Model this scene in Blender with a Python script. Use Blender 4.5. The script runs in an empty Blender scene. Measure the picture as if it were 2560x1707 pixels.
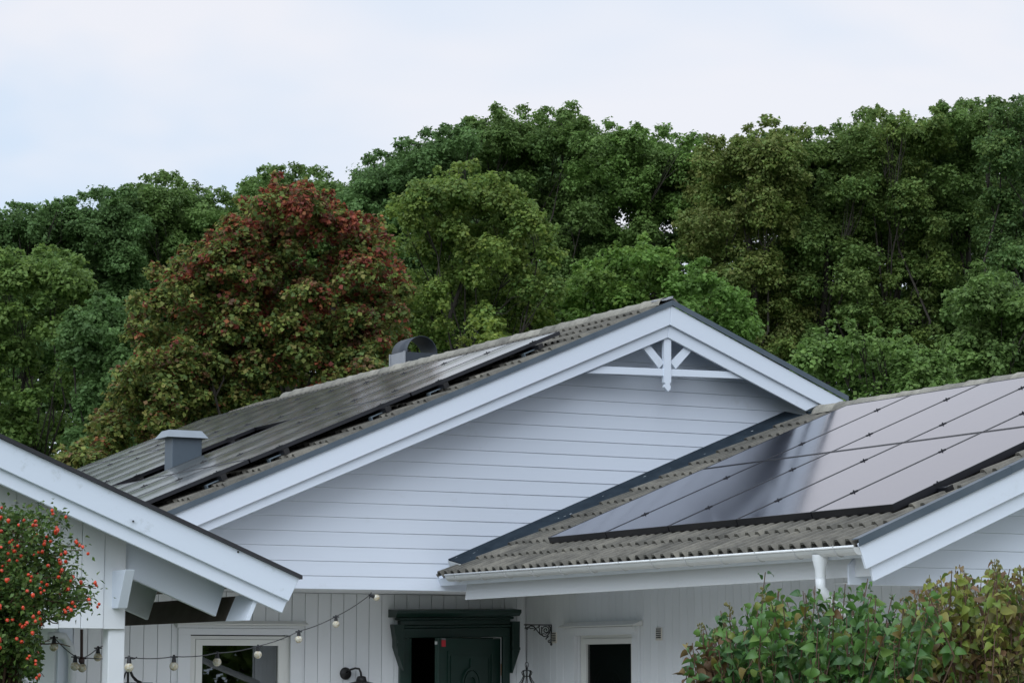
import bpy, math, random
import numpy as np
from mathutils import Vector, Matrix

random.seed(7)
RNG = np.random.default_rng(11)
R = math.radians
scene = bpy.context.scene
COL = scene.collection

# ------------------------------------------------------------------ camera, sky, sun, exposure
F_PX, YAW, PITCH = 6200.0, R(28.05), R(7.54)          # photograph is 2560 x 1707
CX, CY = 1280.0, 853.5
cam_data = bpy.data.cameras.new('camera')
cam_data.sensor_width = 36.0
cam_data.lens = F_PX / 2560.0 * 36.0
cam_data.clip_start = 0.1
cam_data.clip_end = 3000.0
cam = bpy.data.objects.new('camera', cam_data)
cam.location = (0, 0, 0)
cam.rotation_euler = (R(90) + PITCH, 0, -YAW)
COL.objects.link(cam)
scene.camera = cam

SUN_EL, SUN_AZ = R(42), R(230)        # azimuth clockwise from +Y, where the light comes from
world = bpy.data.worlds.new('World')
scene.world = world
world.use_nodes = True
wt = world.node_tree
wt.nodes.clear()
w_out = wt.nodes.new('ShaderNodeOutputWorld')
w_bg = wt.nodes.new('ShaderNodeBackground')
w_sky = wt.nodes.new('ShaderNodeTexSky')
w_sky.sky_type = 'NISHITA'
w_sky.sun_disc = False
w_sky.sun_elevation = SUN_EL
w_sky.sun_rotation = SUN_AZ
w_sky.air_density = 1.0
w_sky.dust_density = 2.0
w_sc = wt.nodes.new('ShaderNodeVectorMath'); w_sc.operation = 'SCALE'; w_sc.inputs['Scale'].default_value = 0.11
wt.links.new(w_sky.outputs[0], w_sc.inputs[0])
w_tc = wt.nodes.new('ShaderNodeTexCoord')
w_map = wt.nodes.new('ShaderNodeMapping'); w_map.inputs['Scale'].default_value = (1.0, 1.0, 2.6)
wt.links.new(w_tc.outputs['Generated'], w_map.inputs[0])
w_n = wt.nodes.new('ShaderNodeTexNoise')
w_n.inputs['Scale'].default_value = 3.2; w_n.inputs['Detail'].default_value = 4.0; w_n.inputs['Roughness'].default_value = 0.5
w_n.inputs['Distortion'].default_value = 0.4
wt.links.new(w_map.outputs[0], w_n.inputs['Vector'])
w_r = wt.nodes.new('ShaderNodeValToRGB')
w_r.color_ramp.elements[0].position = 0.40; w_r.color_ramp.elements[0].color = (0.70, 0.83, 1.0, 1)
w_r.color_ramp.elements[1].position = 0.60; w_r.color_ramp.elements[1].color = (0.92, 0.93, 0.99, 1)
wt.links.new(w_n.outputs['Fac'], w_r.inputs[0])
w_mix = wt.nodes.new('ShaderNodeMixRGB'); w_mix.inputs[0].default_value = 0.9
wt.links.new(w_sc.outputs[0], w_mix.inputs[1]); wt.links.new(w_r.outputs[0], w_mix.inputs[2])
wt.links.new(w_mix.outputs[0], w_bg.inputs[0])
w_bg.inputs[1].default_value = 1.0
wt.links.new(w_bg.outputs[0], w_out.inputs[0])

sun_data = bpy.data.lights.new('sun', 'SUN')
sun_data.energy = 2.5
sun_data.angle = R(60)
sun_data.color = (0.82, 0.91, 1.0)
sun = bpy.data.objects.new('sun', sun_data)
sd = Vector((math.sin(SUN_AZ) * math.cos(SUN_EL), math.cos(SUN_AZ) * math.cos(SUN_EL), math.sin(SUN_EL)))
sun.rotation_euler = sd.to_track_quat('Z', 'Y').to_euler()
sun.location = sd * 50
COL.objects.link(sun)

scene.view_settings.view_transform = 'Standard'
scene.view_settings.look = 'None'
scene.view_settings.gamma = 1.0
scene.view_settings.exposure = 0.0
scene.render.engine = 'CYCLES'
scene.cycles.max_bounces = 7
scene.cycles.diffuse_bounces = 4
scene.cycles.glossy_bounces = 4
scene.cycles.transmission_bounces = 6
scene.cycles.transparent_max_bounces = 6
scene.cycles.caustics_reflective = False
scene.cycles.caustics_refractive = False
scene.cycles.use_denoising = True

# ------------------------------------------------------------------ placing helpers
def ray(px, py):
    a = (px - CX) / F_PX; b = -(py - CY) / F_PX
    d = math.cos(PITCH) - b * math.sin(PITCH); z = math.sin(PITCH) + b * math.cos(PITCH)
    s, c = math.sin(YAW), math.cos(YAW)
    return Vector((a * c + d * s, -a * s + d * c, z))
def at(px, py, Y):            # point of the facade-parallel plane y = Y seen at a photo pixel
    r = ray(px, py); return r * (Y / r.y)
def atX(px, py, X):
    r = ray(px, py); return r * (X / r.x)
def atD(px, py, D):           # at horizontal-ish distance D
    r = ray(px, py); return r * (D / r.length)
GROUND = -1.9

# ------------------------------------------------------------------ materials
def newmat(name):
    m = bpy.data.materials.new(name); m.use_nodes = True
    nt = m.node_tree; nt.nodes.clear()
    out = nt.nodes.new('ShaderNodeOutputMaterial'); p = nt.nodes.new('ShaderNodeBsdfPrincipled')
    nt.links.new(p.outputs[0], out.inputs[0])
    return m, nt, p, out
def N(nt, kind, **kw):
    n = nt.nodes.new(kind)
    for k, v in kw.items():
        if k in n.inputs: n.inputs[k].default_value = v
        else: setattr(n, k, v)
    return n
def ramp(nt, fac, stops):
    r = nt.nodes.new('ShaderNodeValToRGB')
    e = r.color_ramp.elements
    while len(e) < len(stops): e.new(0.5)
    for el, (p, c) in zip(e, stops):
        el.position = p; el.color = (*c, 1) if len(c) == 3 else c
    nt.links.new(fac, r.inputs[0]); return r
def coords(nt, scale=(1, 1, 1), obj=True):
    tc = nt.nodes.new('ShaderNodeTexCoord'); mp = nt.nodes.new('ShaderNodeMapping')
    mp.inputs['Scale'].default_value = scale
    if obj:
        nt.links.new(tc.outputs['Object'], mp.inputs[0])
    else:
        g = nt.nodes.new('ShaderNodeNewGeometry'); nt.links.new(g.outputs['Position'], mp.inputs[0])
    return mp.outputs[0]
def bump(nt, p, height, strength, dist=0.01):
    b = N(nt, 'ShaderNodeBump', Strength=strength, Distance=dist)
    nt.links.new(height, b.inputs['Height']); nt.links.new(b.outputs[0], p.inputs['Normal']); return b
MAT = {}
def plain(name, col, rough=0.5, metal=0.0, var=0.12, scale=6.0, bumps=0.0):
    m, nt, p, out = newmat(name)
    v = coords(nt, (scale,) * 3, False)
    n = N(nt, 'ShaderNodeTexNoise', Scale=1.0, Detail=5.0, Roughness=0.6); nt.links.new(v, n.inputs['Vector'])
    lo = tuple(c * (1 - var) for c in col); hi = tuple(min(1, c * (1 + var)) for c in col)
    r = ramp(nt, n.outputs['Fac'], [(0.3, lo), (0.7, hi)])
    nt.links.new(r.outputs[0], p.inputs['Base Color'])
    p.inputs['Roughness'].default_value = rough; p.inputs['Metallic'].default_value = metal
    if bumps: bump(nt, p, n.outputs['Fac'], bumps)
    MAT[name] = m; return m
def painted(name, col, grain_axis='x', dirt=0.25, dirtcol=(0.30, 0.30, 0.24), rough=0.55, spots=0.62):
    """white painted timber: faint grain relief, per board tone, weather smudges"""
    m, nt, p, out = newmat(name)
    sc = {'x': (1.5, 40, 40), 'z': (40, 40, 1.5)}[grain_axis]
    g = N(nt, 'ShaderNodeTexNoise', Scale=1.0, Detail=4.0, Roughness=0.6); nt.links.new(coords(nt, sc, False), g.inputs['Vector'])
    d = N(nt, 'ShaderNodeTexNoise', Scale=2.2, Detail=8.0, Roughness=0.72); nt.links.new(coords(nt, (1, 1, 1), False), d.inputs['Vector'])
    rd = ramp(nt, d.outputs['Fac'], [(spots - 0.02, (0, 0, 0)), (spots + 0.10, (1, 1, 1))])
    oi = nt.nodes.new('ShaderNodeObjectInfo')
    rv = ramp(nt, oi.outputs['Random'], [(0.0, tuple(c * 0.955 for c in col)), (1.0, col)])
    mul = N(nt, 'ShaderNodeMath', operation='MULTIPLY'); mul.inputs[1].default_value = dirt
    nt.links.new(rd.outputs[0], mul.inputs[0])
    mx = nt.nodes.new('ShaderNodeMixRGB'); nt.links.new(mul.outputs[0], mx.inputs[0]); nt.links.new(rv.outputs[0], mx.inputs[1])
    mx.inputs[2].default_value = (*dirtcol, 1)
    nt.links.new(mx.outputs[0], p.inputs['Base Color'])
    p.inputs['Roughness'].default_value = rough
    bump(nt, p, g.outputs['Fac'], 0.10, 0.004)
    MAT[name] = m; return m
painted('white_siding', (0.67, 0.715, 0.795), 'x', 0.20)  # blue of the skylight put into this white and both trim whites
painted('white_board', (0.74, 0.755, 0.775), 'z', 0.10)
painted('white_trim', (0.68, 0.73, 0.81), 'x', 0.20)
painted('weathered_trim', (0.65, 0.705, 0.79), 'x', 0.5, (0.24, 0.27, 0.24), 0.6, 0.565)
painted('frame_white', (0.72, 0.72, 0.69), 'z', 0.08)
plain('bead_white', (0.74, 0.75, 0.75), 0.35, 0, 0.05)
plain('bracket_grey', (0.40, 0.41, 0.41), 0.4, 0, 0.05)
plain('gutter_white', (0.50, 0.51, 0.50), 0.35, 0, 0.05)
plain('pipe_white', (0.62, 0.64, 0.65), 0.4, 0, 0.05)
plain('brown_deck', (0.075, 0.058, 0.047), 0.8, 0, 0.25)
plain('roof_felt', (0.018, 0.018, 0.022), 0.55, 0, 0.2)
plain('black_frame', (0.010, 0.010, 0.013), 0.35, 0, 0.1)
plain('iron', (0.012, 0.011, 0.011), 0.5, 0, 0.2)
plain('hook_metal', (0.16, 0.20, 0.23), 0.45, 0.3, 0.2)
plain('chimney_steel', (0.085, 0.11, 0.135), 0.5, 0.15, 0.08)
plain('hood_steel', (0.30, 0.31, 0.33), 0.45, 0.35, 0.1)
plain('cap_steel', (0.24, 0.27, 0.30), 0.5, 0.1, 0.06)
plain('hood_metal', (0.05, 0.053, 0.06), 0.35, 0.5, 0.1)
plain('hood_dark', (0.03, 0.038, 0.05), 0.5, 0.1, 0.1)  # dark tone carries the shade on the hood's front and inside
plain('green_paint', (0.006, 0.024, 0.017), 0.38, 0, 0.2)
plain('room_dark', (0.012, 0.012, 0.013), 0.9, 0, 0.1)
plain('cable', (0.012, 0.012, 0.014), 0.5, 0, 0.1)
plain('vent_plastic', (0.66, 0.62, 0.56), 0.5, 0, 0.05)
plain('sticker_red', (0.42, 0.02, 0.03), 0.4, 0, 0.15, 90)
plain('sticker_grey', (0.16, 0.17, 0.17), 0.4, 0, 0.2, 90)
plain('brass', (0.35, 0.17, 0.07), 0.4, 0.6, 0.15)
plain('curtain', (0.20, 0.23, 0.23), 0.9, 0, 0.2, 12)
plain('bark', (0.040, 0.033, 0.026), 0.9, 0, 0.4, 9, 0.5)
plain('twig', (0.10, 0.055, 0.035), 0.8, 0, 0.3, 20)
plain('hip_red', (0.52, 0.045, 0.012), 0.32, 0, 0.35, 14)
plain('brown_rod', (0.045, 0.018, 0.016), 0.5, 0, 0.2)
plain('grey_metal', (0.34, 0.35, 0.36), 0.5, 0.2, 0.1)
plain('yard_gravel', (0.58, 0.545, 0.49), 0.95, 0, 0.3, 8, 0.4)  # pale so the unseen yard throws light up
plain('grass_ground', (0.045, 0.075, 0.022), 0.95, 0, 0.4, 3, 0.4)
plain('shed_white', (0.72, 0.73, 0.72), 0.6, 0, 0.05)

def flashing_mat():
    m, nt, p, out = newmat('flashing_steel')
    v = coords(nt, (1, 1, 1), False)
    n = N(nt, 'ShaderNodeTexNoise', Scale=7.0, Detail=6.0, Roughness=0.65); nt.links.new(v, n.inputs['Vector'])
    r = ramp(nt, n.outputs['Fac'], [(0.3, (0.014, 0.022, 0.031)), (0.7, (0.030, 0.042, 0.054))])
    v2 = coords(nt, (9, 26, 9), False)
    n2 = N(nt, 'ShaderNodeTexNoise', Scale=1.0, Detail=3.0, Roughness=0.55); nt.links.new(v2, n2.inputs['Vector'])
    r2 = ramp(nt, n2.outputs['Fac'], [(0.70, (0, 0, 0)), (0.735, (1, 1, 1))])
    mx = nt.nodes.new('ShaderNodeMixRGB'); nt.links.new(r2.outputs[0], mx.inputs[0]); nt.links.new(r.outputs[0], mx.inputs[1])
    mx.inputs[2].default_value = (0.6, 0.63, 0.65, 1)
    nt.links.new(mx.outputs[0], p.inputs['Base Color'])
    p.inputs['Roughness'].default_value = 0.8; p.inputs['Specular IOR Level'].default_value = 0.08
    MAT['flashing_steel'] = m
    m2, nt, p, out = newmat('verge_steel')
    n = N(nt, 'ShaderNodeTexNoise', Scale=5.0, Detail=5.0); nt.links.new(coords(nt, (1, 1, 1), False), n.inputs['Vector'])
    r = ramp(nt, n.outputs['Fac'], [(0.3, (0.075, 0.10, 0.125)), (0.7, (0.105, 0.13, 0.155))])
    nt.links.new(r.outputs[0], p.inputs['Base Color'])
    p.inputs['Roughness'].default_value = 0.38; p.inputs['Metallic'].default_value = 0.3
    MAT['verge_steel'] = m2
flashing_mat()

def tile_mat(name, base, lichen):
    m, nt, p, out = newmat(name)
    v = coords(nt, (1, 1, 1), False)
    n = N(nt, 'ShaderNodeTexNoise', Scale=5.5, Detail=10.0, Roughness=0.75); nt.links.new(v, n.inputs['Vector'])
    n2 = N(nt, 'ShaderNodeTexNoise', Scale=70.0, Detail=4.0, Roughness=0.7); nt.links.new(v, n2.inputs['Vector'])
    r = ramp(nt, n.outputs['Fac'], [(0.30, tuple(c * 0.45 for c in base)), (0.52, base), (0.70, lichen)])
    oi = nt.nodes.new('ShaderNodeObjectInfo')
    rv = ramp(nt, oi.outputs['Random'], [(0.0, (0.66, 0.66, 0.64)), (1.0, (1.12, 1.10, 1.05))])
    mx = nt.nodes.new('ShaderNodeMixRGB'); mx.blend_type = 'MULTIPLY'; mx.inputs[0].default_value = 1
    nt.links.new(r.outputs[0], mx.inputs[1]); nt.links.new(rv.outputs[0], mx.inputs[2])
    r3 = ramp(nt, n2.outputs['Fac'], [(0.3, (0.72, 0.72, 0.72)), (0.62, (1, 1, 1))])
    mx2 = nt.nodes.new('ShaderNodeMixRGB'); mx2.blend_type = 'MULTIPLY'; mx2.inputs[0].default_value = 0.8
    nt.links.new(mx.outputs[0], mx2.inputs[1]); nt.links.new(r3.outputs[0], mx2.inputs[2])
    nt.links.new(mx2.outputs[0], p.inputs['Base Color'])
    p.inputs['Roughness'].default_value = 0.9
    bump(nt, p, n2.outputs['Fac'], 0.5, 0.006)
    MAT[name] = m
tile_mat('roof_tile', (0.165, 0.155, 0.135), (0.235, 0.22, 0.185))
tile_mat('ridge_tile', (0.31, 0.295, 0.26), (0.38, 0.365, 0.32))

def panel_mat(name, base, rough, dust, wave):
    m, nt, p, out = newmat(name)
    v = coords(nt, (1, 1, 1), True)
    n = N(nt, 'ShaderNodeTexNoise', Scale=3.0, Detail=7.0, Roughness=0.65); nt.links.new(v, n.inputs['Vector'])
    r = ramp(nt, n.outputs['Fac'], [(0.3, base), (0.75, tuple(c + dust for c in base))])
    nt.links.new(r.outputs[0], p.inputs['Base Color'])
    rr = ramp(nt, n.outputs['Fac'], [(0.3, (rough * 0.8,) * 3), (0.75, (rough * 1.35,) * 3)])
    nt.links.new(rr.outputs[0], p.inputs['Roughness'])
    p.inputs['IOR'].default_value = 2.0
    if not wave:
        p.inputs['Coat Weight'].default_value = 0.3; p.inputs['Coat Roughness'].default_value = 0.09; p.inputs['Specular Tint'].default_value = (0.93, 0.93, 1.0, 1); p.inputs['Coat Tint'].default_value = (0.9, 0.9, 1.0, 1)
    if wave:   # the glass sags a little between its clamps
        w = N(nt, 'ShaderNodeTexWave', Scale=2 * math.pi / 20 / 0.925, Distortion=0.0); w.wave_type = 'BANDS'; w.bands_direction = 'X'
        nt.links.new(v, w.inputs['Vector'])
        bump(nt, p, w.outputs['Fac'], 1.0, wave)
    MAT[name] = m
panel_mat('panel_glass', (0.011, 0.009, 0.015), 0.10, 0.006, 0.0)
panel_mat('panel_glass_dusty_sheen', (0.055, 0.055, 0.046), 0.14, 0.05, 0.0035)  # dust, with the base paled further to paint in a sheen

def glass_mat():
    m, nt, p, out = newmat('window_glass')
    p.inputs['Base Color'].default_value = (0.9, 0.95, 0.95, 1)
    tr = nt.nodes.new('ShaderNodeBsdfTransparent'); tr.inputs[0].default_value = (0.55, 0.6, 0.6, 1)
    gl = nt.nodes.new('ShaderNodeBsdfGlossy'); gl.inputs['Roughness'].default_value = 0.01
    fr = nt.nodes.new('ShaderNodeFresnel'); fr.inputs[0].default_value = 2.3
    mx = nt.nodes.new('ShaderNodeMixShader')
    nt.links.new(fr.outputs[0], mx.inputs[0]); nt.links.new(tr.outputs[0], mx.inputs[1]); nt.links.new(gl.outputs[0], mx.inputs[2])
    nt.links.new(mx.outputs[0], out.inputs[0])
    MAT['window_glass'] = m
    m, nt, p, out = newmat('bulb_glass')
    n = N(nt, 'ShaderNodeTexNoise', Scale=60.0, Detail=2.0); nt.links.new(coords(nt), n.inputs['Vector'])
    r = ramp(nt, n.outputs['Fac'], [(0.35, (0.62, 0.50, 0.30)), (0.6, (0.85, 0.82, 0.70))])
    nt.links.new(r.outputs[0], p.inputs['Base Color'])
    p.inputs['Roughness'].default_value = 0.15; p.inputs['Transmission Weight'].default_value = 0.35
    MAT['bulb_glass'] = m
glass_mat()

def leaf_mat(name, rough=0.45, trans=0.28, attr=True, stops=None):
    m, nt, p, out = newmat(name)
    if attr:
        a = nt.nodes.new('ShaderNodeAttribute'); a.attribute_name = 'leaf_colour'; colout = a.outputs['Color']
    else:
        oi = nt.nodes.new('ShaderNodeObjectInfo'); colout = ramp(nt, oi.outputs['Random'], stops).outputs[0]
    nt.links.new(colout, p.inputs['Base Color'])
    p.inputs['Roughness'].default_value = rough
    p.inputs['Specular IOR Level'].default_value = 0.3
    t = nt.nodes.new('ShaderNodeBsdfTranslucent'); nt.links.new(colout, t.inputs[0])
    mx = nt.nodes.new('ShaderNodeMixShader'); mx.inputs[0].default_value = trans
    nt.links.new(p.outputs[0], mx.inputs[1]); nt.links.new(t.outputs[0], mx.inputs[2]); nt.links.new(mx.outputs[0], out.inputs[0])
    MAT[name] = m
leaf_mat('tree_leaf', 0.6, 0.45)
leaf_mat('shrub_leaf', 0.35, 0.35)
GREEN_STOPS = [(0.0, (0.085, 0.19, 0.042)), (0.35, (0.115, 0.23, 0.055)), (0.6, (0.08, 0.16, 0.07)), (0.85, (0.16, 0.26, 0.065)), (0.93, (0.20, 0.19, 0.04)), (1.0, (0.16, 0.09, 0.04))]
BROWN_STOPS = [(0.0, (0.13, 0.21, 0.045)), (0.35, (0.22, 0.27, 0.05)), (0.65, (0.28, 0.27, 0.07)), (0.86, (0.20, 0.15, 0.055)), (0.94, (0.20, 0.13, 0.065)), (1.0, (0.09, 0.13, 0.04))]
leaf_mat('lilac_leaf_green', 0.35, 0.35, False, GREEN_STOPS)
leaf_mat('lilac_leaf_fading', 0.45, 0.35, False, BROWN_STOPS)
leaf_mat('lilac_leaf_withered', 0.6, 0.2, False, [(0.0, (0.20, 0.14, 0.06)), (0.4, (0.13, 0.075, 0.035)), (0.8, (0.09, 0.05, 0.03)), (1.0, (0.24, 0.20, 0.07))])

# ------------------------------------------------------------------ mesh helpers
class MB:
    def __init__(s): s.v = []; s.f = []
    def add(s, vs, fs):
        o = len(s.v); s.v += [tuple(v) for v in vs]; s.f += [tuple(i + o for i in f) for f in fs]; return s
    def hexa(s, a, b):        # two quads (same winding) joined
        return s.add(list(a) + list(b), [(3, 2, 1, 0), (4, 5, 6, 7), (0, 1, 5, 4), (1, 2, 6, 5), (2, 3, 7, 6), (3, 0, 4, 7)])
    def box(s, x0, x1, y0, y1, z0, z1):
        return s.hexa([(x0, y0, z0), (x1, y0, z0), (x1, y1, z0), (x0, y1, z0)], [(x0, y0, z1), (x1, y0, z1), (x1, y1, z1), (x0, y1, z1)])
    def prism(s, poly, f0, f1):      # poly: 2d points; f0,f1 map a 2d point to 3d on both ends
        n = len(poly); a = [f0(p) for p in poly]; b = [f1(p) for p in poly]
        return s.add(a + b, [tuple(range(n))[::-1], tuple(range(n, 2 * n))] + [(i, (i + 1) % n, n + (i + 1) % n, n + i) for i in range(n)])
    def xz(s, poly, y0, y1):         # outline in x,z extruded along y
        return s.prism(poly, lambda p: (p[0], y0, p[1]), lambda p: (p[0], y1, p[1]))
    def yz(s, poly, x0, x1):
        return s.prism(poly, lambda p: (x0, p[0], p[1]), lambda p: (x1, p[0], p[1]))
    def tube(s, pts, rad, seg=8, caps=True):
        pts = [Vector(p) for p in pts]; n = len(pts)
        rads = rad if isinstance(rad, (list, tuple)) else [rad] * n
        rings = []; prev = None
        for i, p in enumerate(pts):
            t = (pts[min(i + 1, n - 1)] - pts[max(i - 1, 0)])
            if t.length < 1e-9: t = Vector((0, 0, 1))
            t.normalize()
            if prev is None: u = t.orthogonal().normalized()
            else:
                u = prev - t * prev.dot(t)
                u = u.normalized() if u.length > 1e-6 else t.orthogonal().normalized()
            prev = u; w = t.cross(u)
            rings.append([p + (u * math.cos(2 * math.pi * k / seg) + w * math.sin(2 * math.pi * k / seg)) * rads[i] for k in range(seg)])
        o = len(s.v)
        for rg in rings: s.v += [tuple(q) for q in rg]
        for i in range(n - 1):
            for k in range(seg):
                a = o + i * seg + k; b = o + i * seg + (k + 1) % seg
                s.f.append((a, b, b + seg, a + seg))
        if caps:
            s.f.append(tuple(o + k for k in range(seg))[::-1]); s.f.append(tuple(o + (n - 1) * seg + k for k in range(seg)))
        return s
    def lathe(s, prof, c, seg=16, axis='z'):
        pts = []
        n = len(prof); o = len(s.v)
        for r, h in prof:
            for k in range(seg):
                a = 2 * math.pi * k / seg; x, y = r * math.cos(a), r * math.sin(a)
                if axis == 'z': q = (c[0] + x, c[1] + y, c[2] + h)
                elif axis == 'y': q = (c[0] + x, c[1] + h, c[2] + y)
                else: q = (c[0] + h, c[1] + x, c[2] + y)
                s.v.append(q)
        for i in range(n - 1):
            for k in range(seg):
                a = o + i * seg + k; b = o + i * seg + (k + 1) % seg
                s.f.append((a, b, b + seg, a + seg))
        return s
    def mesh(s, name, mat, smooth=False):
        me = bpy.data.meshes.new(name)
        me.from_pydata(s.v, [], s.f); me.update()
        if mat: me.materials.append(MAT[mat])
        if smooth: me.polygons.foreach_set('use_smooth', [True] * len(me.polygons))
        return me
    def build(s, name, mat, parent=None, smooth=False, bevel=0.0):
        me = s.mesh(name, mat, smooth)
        import bmesh
        bm = bmesh.new(); bm.from_mesh(me); bmesh.ops.recalc_face_normals(bm, faces=bm.faces)
        if bevel:
            bmesh.ops.bevel(bm, geom=list(bm.edges), offset=bevel, segments=1, affect='EDGES')
        bm.to_mesh(me); bm.free()
        o = bpy.data.objects.new(name, me); COL.objects.link(o)
        if parent: setparent(o, parent)
        return o
def setparent(o, parent):
    o.parent = parent
    if parent.type == 'EMPTY': o.matrix_parent_inverse = Matrix.Translation(-Vector(parent.location))
def empty(name, label, cat, loc=(0, 0, 0), group=None):
    o = bpy.data.objects.new(name, None); COL.objects.link(o); o.location = loc
    o.empty_display_size = 0.2
    o['label'] = label; o['category'] = cat
    if group: o['group'] = group
    return o
def tag(o, label, cat, group=None):
    o['label'] = label; o['category'] = cat
    if group: o['group'] = group
    return o
def link(name, me, parent=None, mtx=None):
    o = bpy.data.objects.new(name, me); COL.objects.link(o)
    if mtx is not None: o.matrix_basis = mtx
    if parent: setparent(o, parent)
    return o
def structure(o): o['kind'] = 'structure'; return o

# ------------------------------------------------------------------ ground
g = MB().add([(-400, -300, GROUND), (600, -300, GROUND), (600, 700, GROUND), (-400, 700, GROUND)], [(0, 1, 2, 3)]).build('ground', 'grass_ground')
structure(g)
g = MB().box(6.7, 11.3, -8, 20.9, GROUND, GROUND + 0.02).build('paved_yard', 'yard_gravel'); structure(g)  # unseen; sized and lightened to bounce light onto the wing wall

# ================================================================== HOUSE
house = empty('house', 'white timber house with two tiled gable roofs carrying black solar panels', 'house', (12.0, 21.0, GROUND))
XR, ZR, PL, PR = 12.16, 3.37, R(23.1), R(22.05)      # main ridge, left and right pitch
Y_BARGE, Y_GABLE, Y_WALL, Y_END = 19.64, 20.0, 21.0, 29.42
XW, ZW, PW = 13.75, 2.40, R(22.4)                    # wing ridge
X_SIDE = 11.34                                       # wing side wall
YW0 = 13.55                                          # wing barge plane

class Slope:       # left-hand slope: y along the ridge, s down the slope, n off the deck
    def __init__(s, xr, zr, p): s.xr, s.zr, s.p = xr, zr, p; s.c, s.sn = math.cos(p), math.sin(p)
    def pt(s, y, d, n): return Vector((s.xr - d * s.c - n * s.sn, y, s.zr - d * s.sn + n * s.c))
    def mtx(s, y, d, n):     # local x = -y (towards the viewer's right), local y = up slope, local z = normal
        m = Matrix(((0, s.c, -s.sn, 0), (-1, 0, 0, 0), (0, s.sn, s.c, 0), (0, 0, 0, 1)))
        m.translation = s.pt(y, d, n); return m
    def slab(s, mb, y0, y1, d0, d1, n0, n1):
        return mb.hexa([s.pt(y0, d0, n0), s.pt(y1, d0, n0), s.pt(y1, d1, n0), s.pt(y0, d1, n0)],
                       [s.pt(y0, d0, n1), s.pt(y1, d0, n1), s.pt(y1, d1, n1), s.pt(y0, d1, n1)])
SM, SW = Slope(XR, ZR, PL), Slope(XW, ZW, PW)

# ---- roof tiles -----------------------------------------------------------------
TW, TC = 0.262, 0.345           # tile width and course
def tile_mesh():
    """double roll concrete tile; origin at its lower left corner, x across, y up the slope"""
    prof = []
    for r in range(2):
        x0 = r * TW / 2
        prof += [(x0 + 0.000, 0.000), (x0 + 0.022, 0.000), (x0 + 0.034, 0.028), (x0 + 0.050, 0.052), (x0 + 0.084, 0.052), (x0 + 0.102, 0.028), (x0 + 0.117, 0.002)]
    prof += [(TW + 0.004, 0.002)]
    prof[0] = (0.0, 0.024)
    L = 0.425; n = len(prof); t = 0.016
    lo = [(x, 0.0, z + 0.026) for x, z in prof]; hi = [(x, L, z) for x, z in prof]; un = [(x, 0.003, z + 0.026 - t) for x, z in prof]
    mid = [(x, 0.05, z + 0.028) for x, z in prof]
    me = bpy.data.meshes.new('roof_tile')
    f = []
    for i in range(n - 1):
        f.append((i, i + 1, n + i + 1, n + i)); f.append((i, 2 * n + i, 2 * n + i + 1, i + 1))
    me.from_pydata(lo + hi + un, [], f); me.update(); me.materials.append(MAT['roof_tile'])
    return me
TILE = tile_mesh()
def cap_mesh(L=0.40, r0=0.125, r1=0.105):
    mb = MB(); seg = 10; rows = [(0.0, r1), (L - .09, r0 - .006), (L - .035, r0 + .002), (L, r0 - .014)]; n = seg + 1
    for y, r in rows:
        for k in range(seg + 1):
            a = math.pi * (0.04 + 0.92 * k / seg); mb.v.append((r * math.cos(a), y, r * 0.9 * math.sin(a)))
    for i in range(3):
        for k in range(seg): mb.f.append((i * n + k, i * n + k + 1, (i + 1) * n + k + 1, (i + 1) * n + k))
    me = mb.mesh('ridge_tile', 'ridge_tile'); me.polygons.foreach_set('use_smooth', [True] * len(me.polygons))
    return me
CAP = cap_mesh()
def lay_tiles(parent, sl, y_right, ncols, eave, ncourse, as_field=False):
    """columns run from y_right away from the viewer; eave is the slope distance of the lowest tile edge"""
    fv, ff = [], []
    base = [v.co.copy() for v in TILE.vertices]; polys = [tuple(p.vertices) for p in TILE.polygons]
    for c in range(ncols):
        for k in range(ncourse):
            d = eave - k * TC
            if d < 0.25: continue
            m = sl.mtx(y_right + (c + 1) * TW + random.uniform(-.004, .004), d + random.uniform(-.009, .009), 0.006) @ Matrix.Rotation(random.uniform(-.010, .010), 4, 'Z')
            if as_field:
                o = len(fv); fv += [m @ v for v in base]; ff += [tuple(i + o for i in p) for p in polys]
            else: link('roof_tile', TILE, parent, m)
    if as_field:
        me = bpy.data.meshes.new('tile_field'); me.from_pydata(fv, [], ff); me.update(); me.materials.append(MAT['roof_tile'])
        o = link('tile_field', me, parent); o['kind'] = 'stuff'
# main roof decks
rm = MB(); SM.slab(rm, Y_BARGE + 0.03, Y_END, 0.0, 7.15, -0.07, -0.004); roof_main = rm.build('roof_slope', 'white_trim', house)
lay_tiles(roof_main, SM, Y_BARGE + 0.07, 7, 7.18, 21)
lay_tiles(roof_main, SM, Y_BARGE + 0.07 + 7 * TW, 33, 7.18, 21, True)
rr = MB()
cr, sr = math.cos(PR), math.sin(PR)
def RP(y, d, n): return Vector((XR + d * cr + n * sr, y, ZR - d * sr + n * cr))
rr.hexa([RP(Y_BARGE + .03, .02, -.07), RP(Y_END, .02, -.07), RP(Y_END, 2.1, -.07), RP(Y_BARGE + .03, 2.1, -.07)], [RP(Y_BARGE + .03, .02, .0), RP(Y_END, .02, .0), RP(Y_END, 2.1, .0), RP(Y_BARGE + .03, 2.1, .0)])
rr.hexa([RP(Y_GABLE + .3, 2.1, -.07), RP(Y_END, 2.1, -.07), RP(Y_END, 7.1, -.07), RP(Y_GABLE + .3, 7.1, -.07)], [RP(Y_GABLE + .3, 2.1, .0), RP(Y_END, 2.1, .0), RP(Y_END, 7.1, .0), RP(Y_GABLE + .3, 7.1, .0)])
rr.build('roof_slope', 'white_trim', house)
rt = MB()
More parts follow.
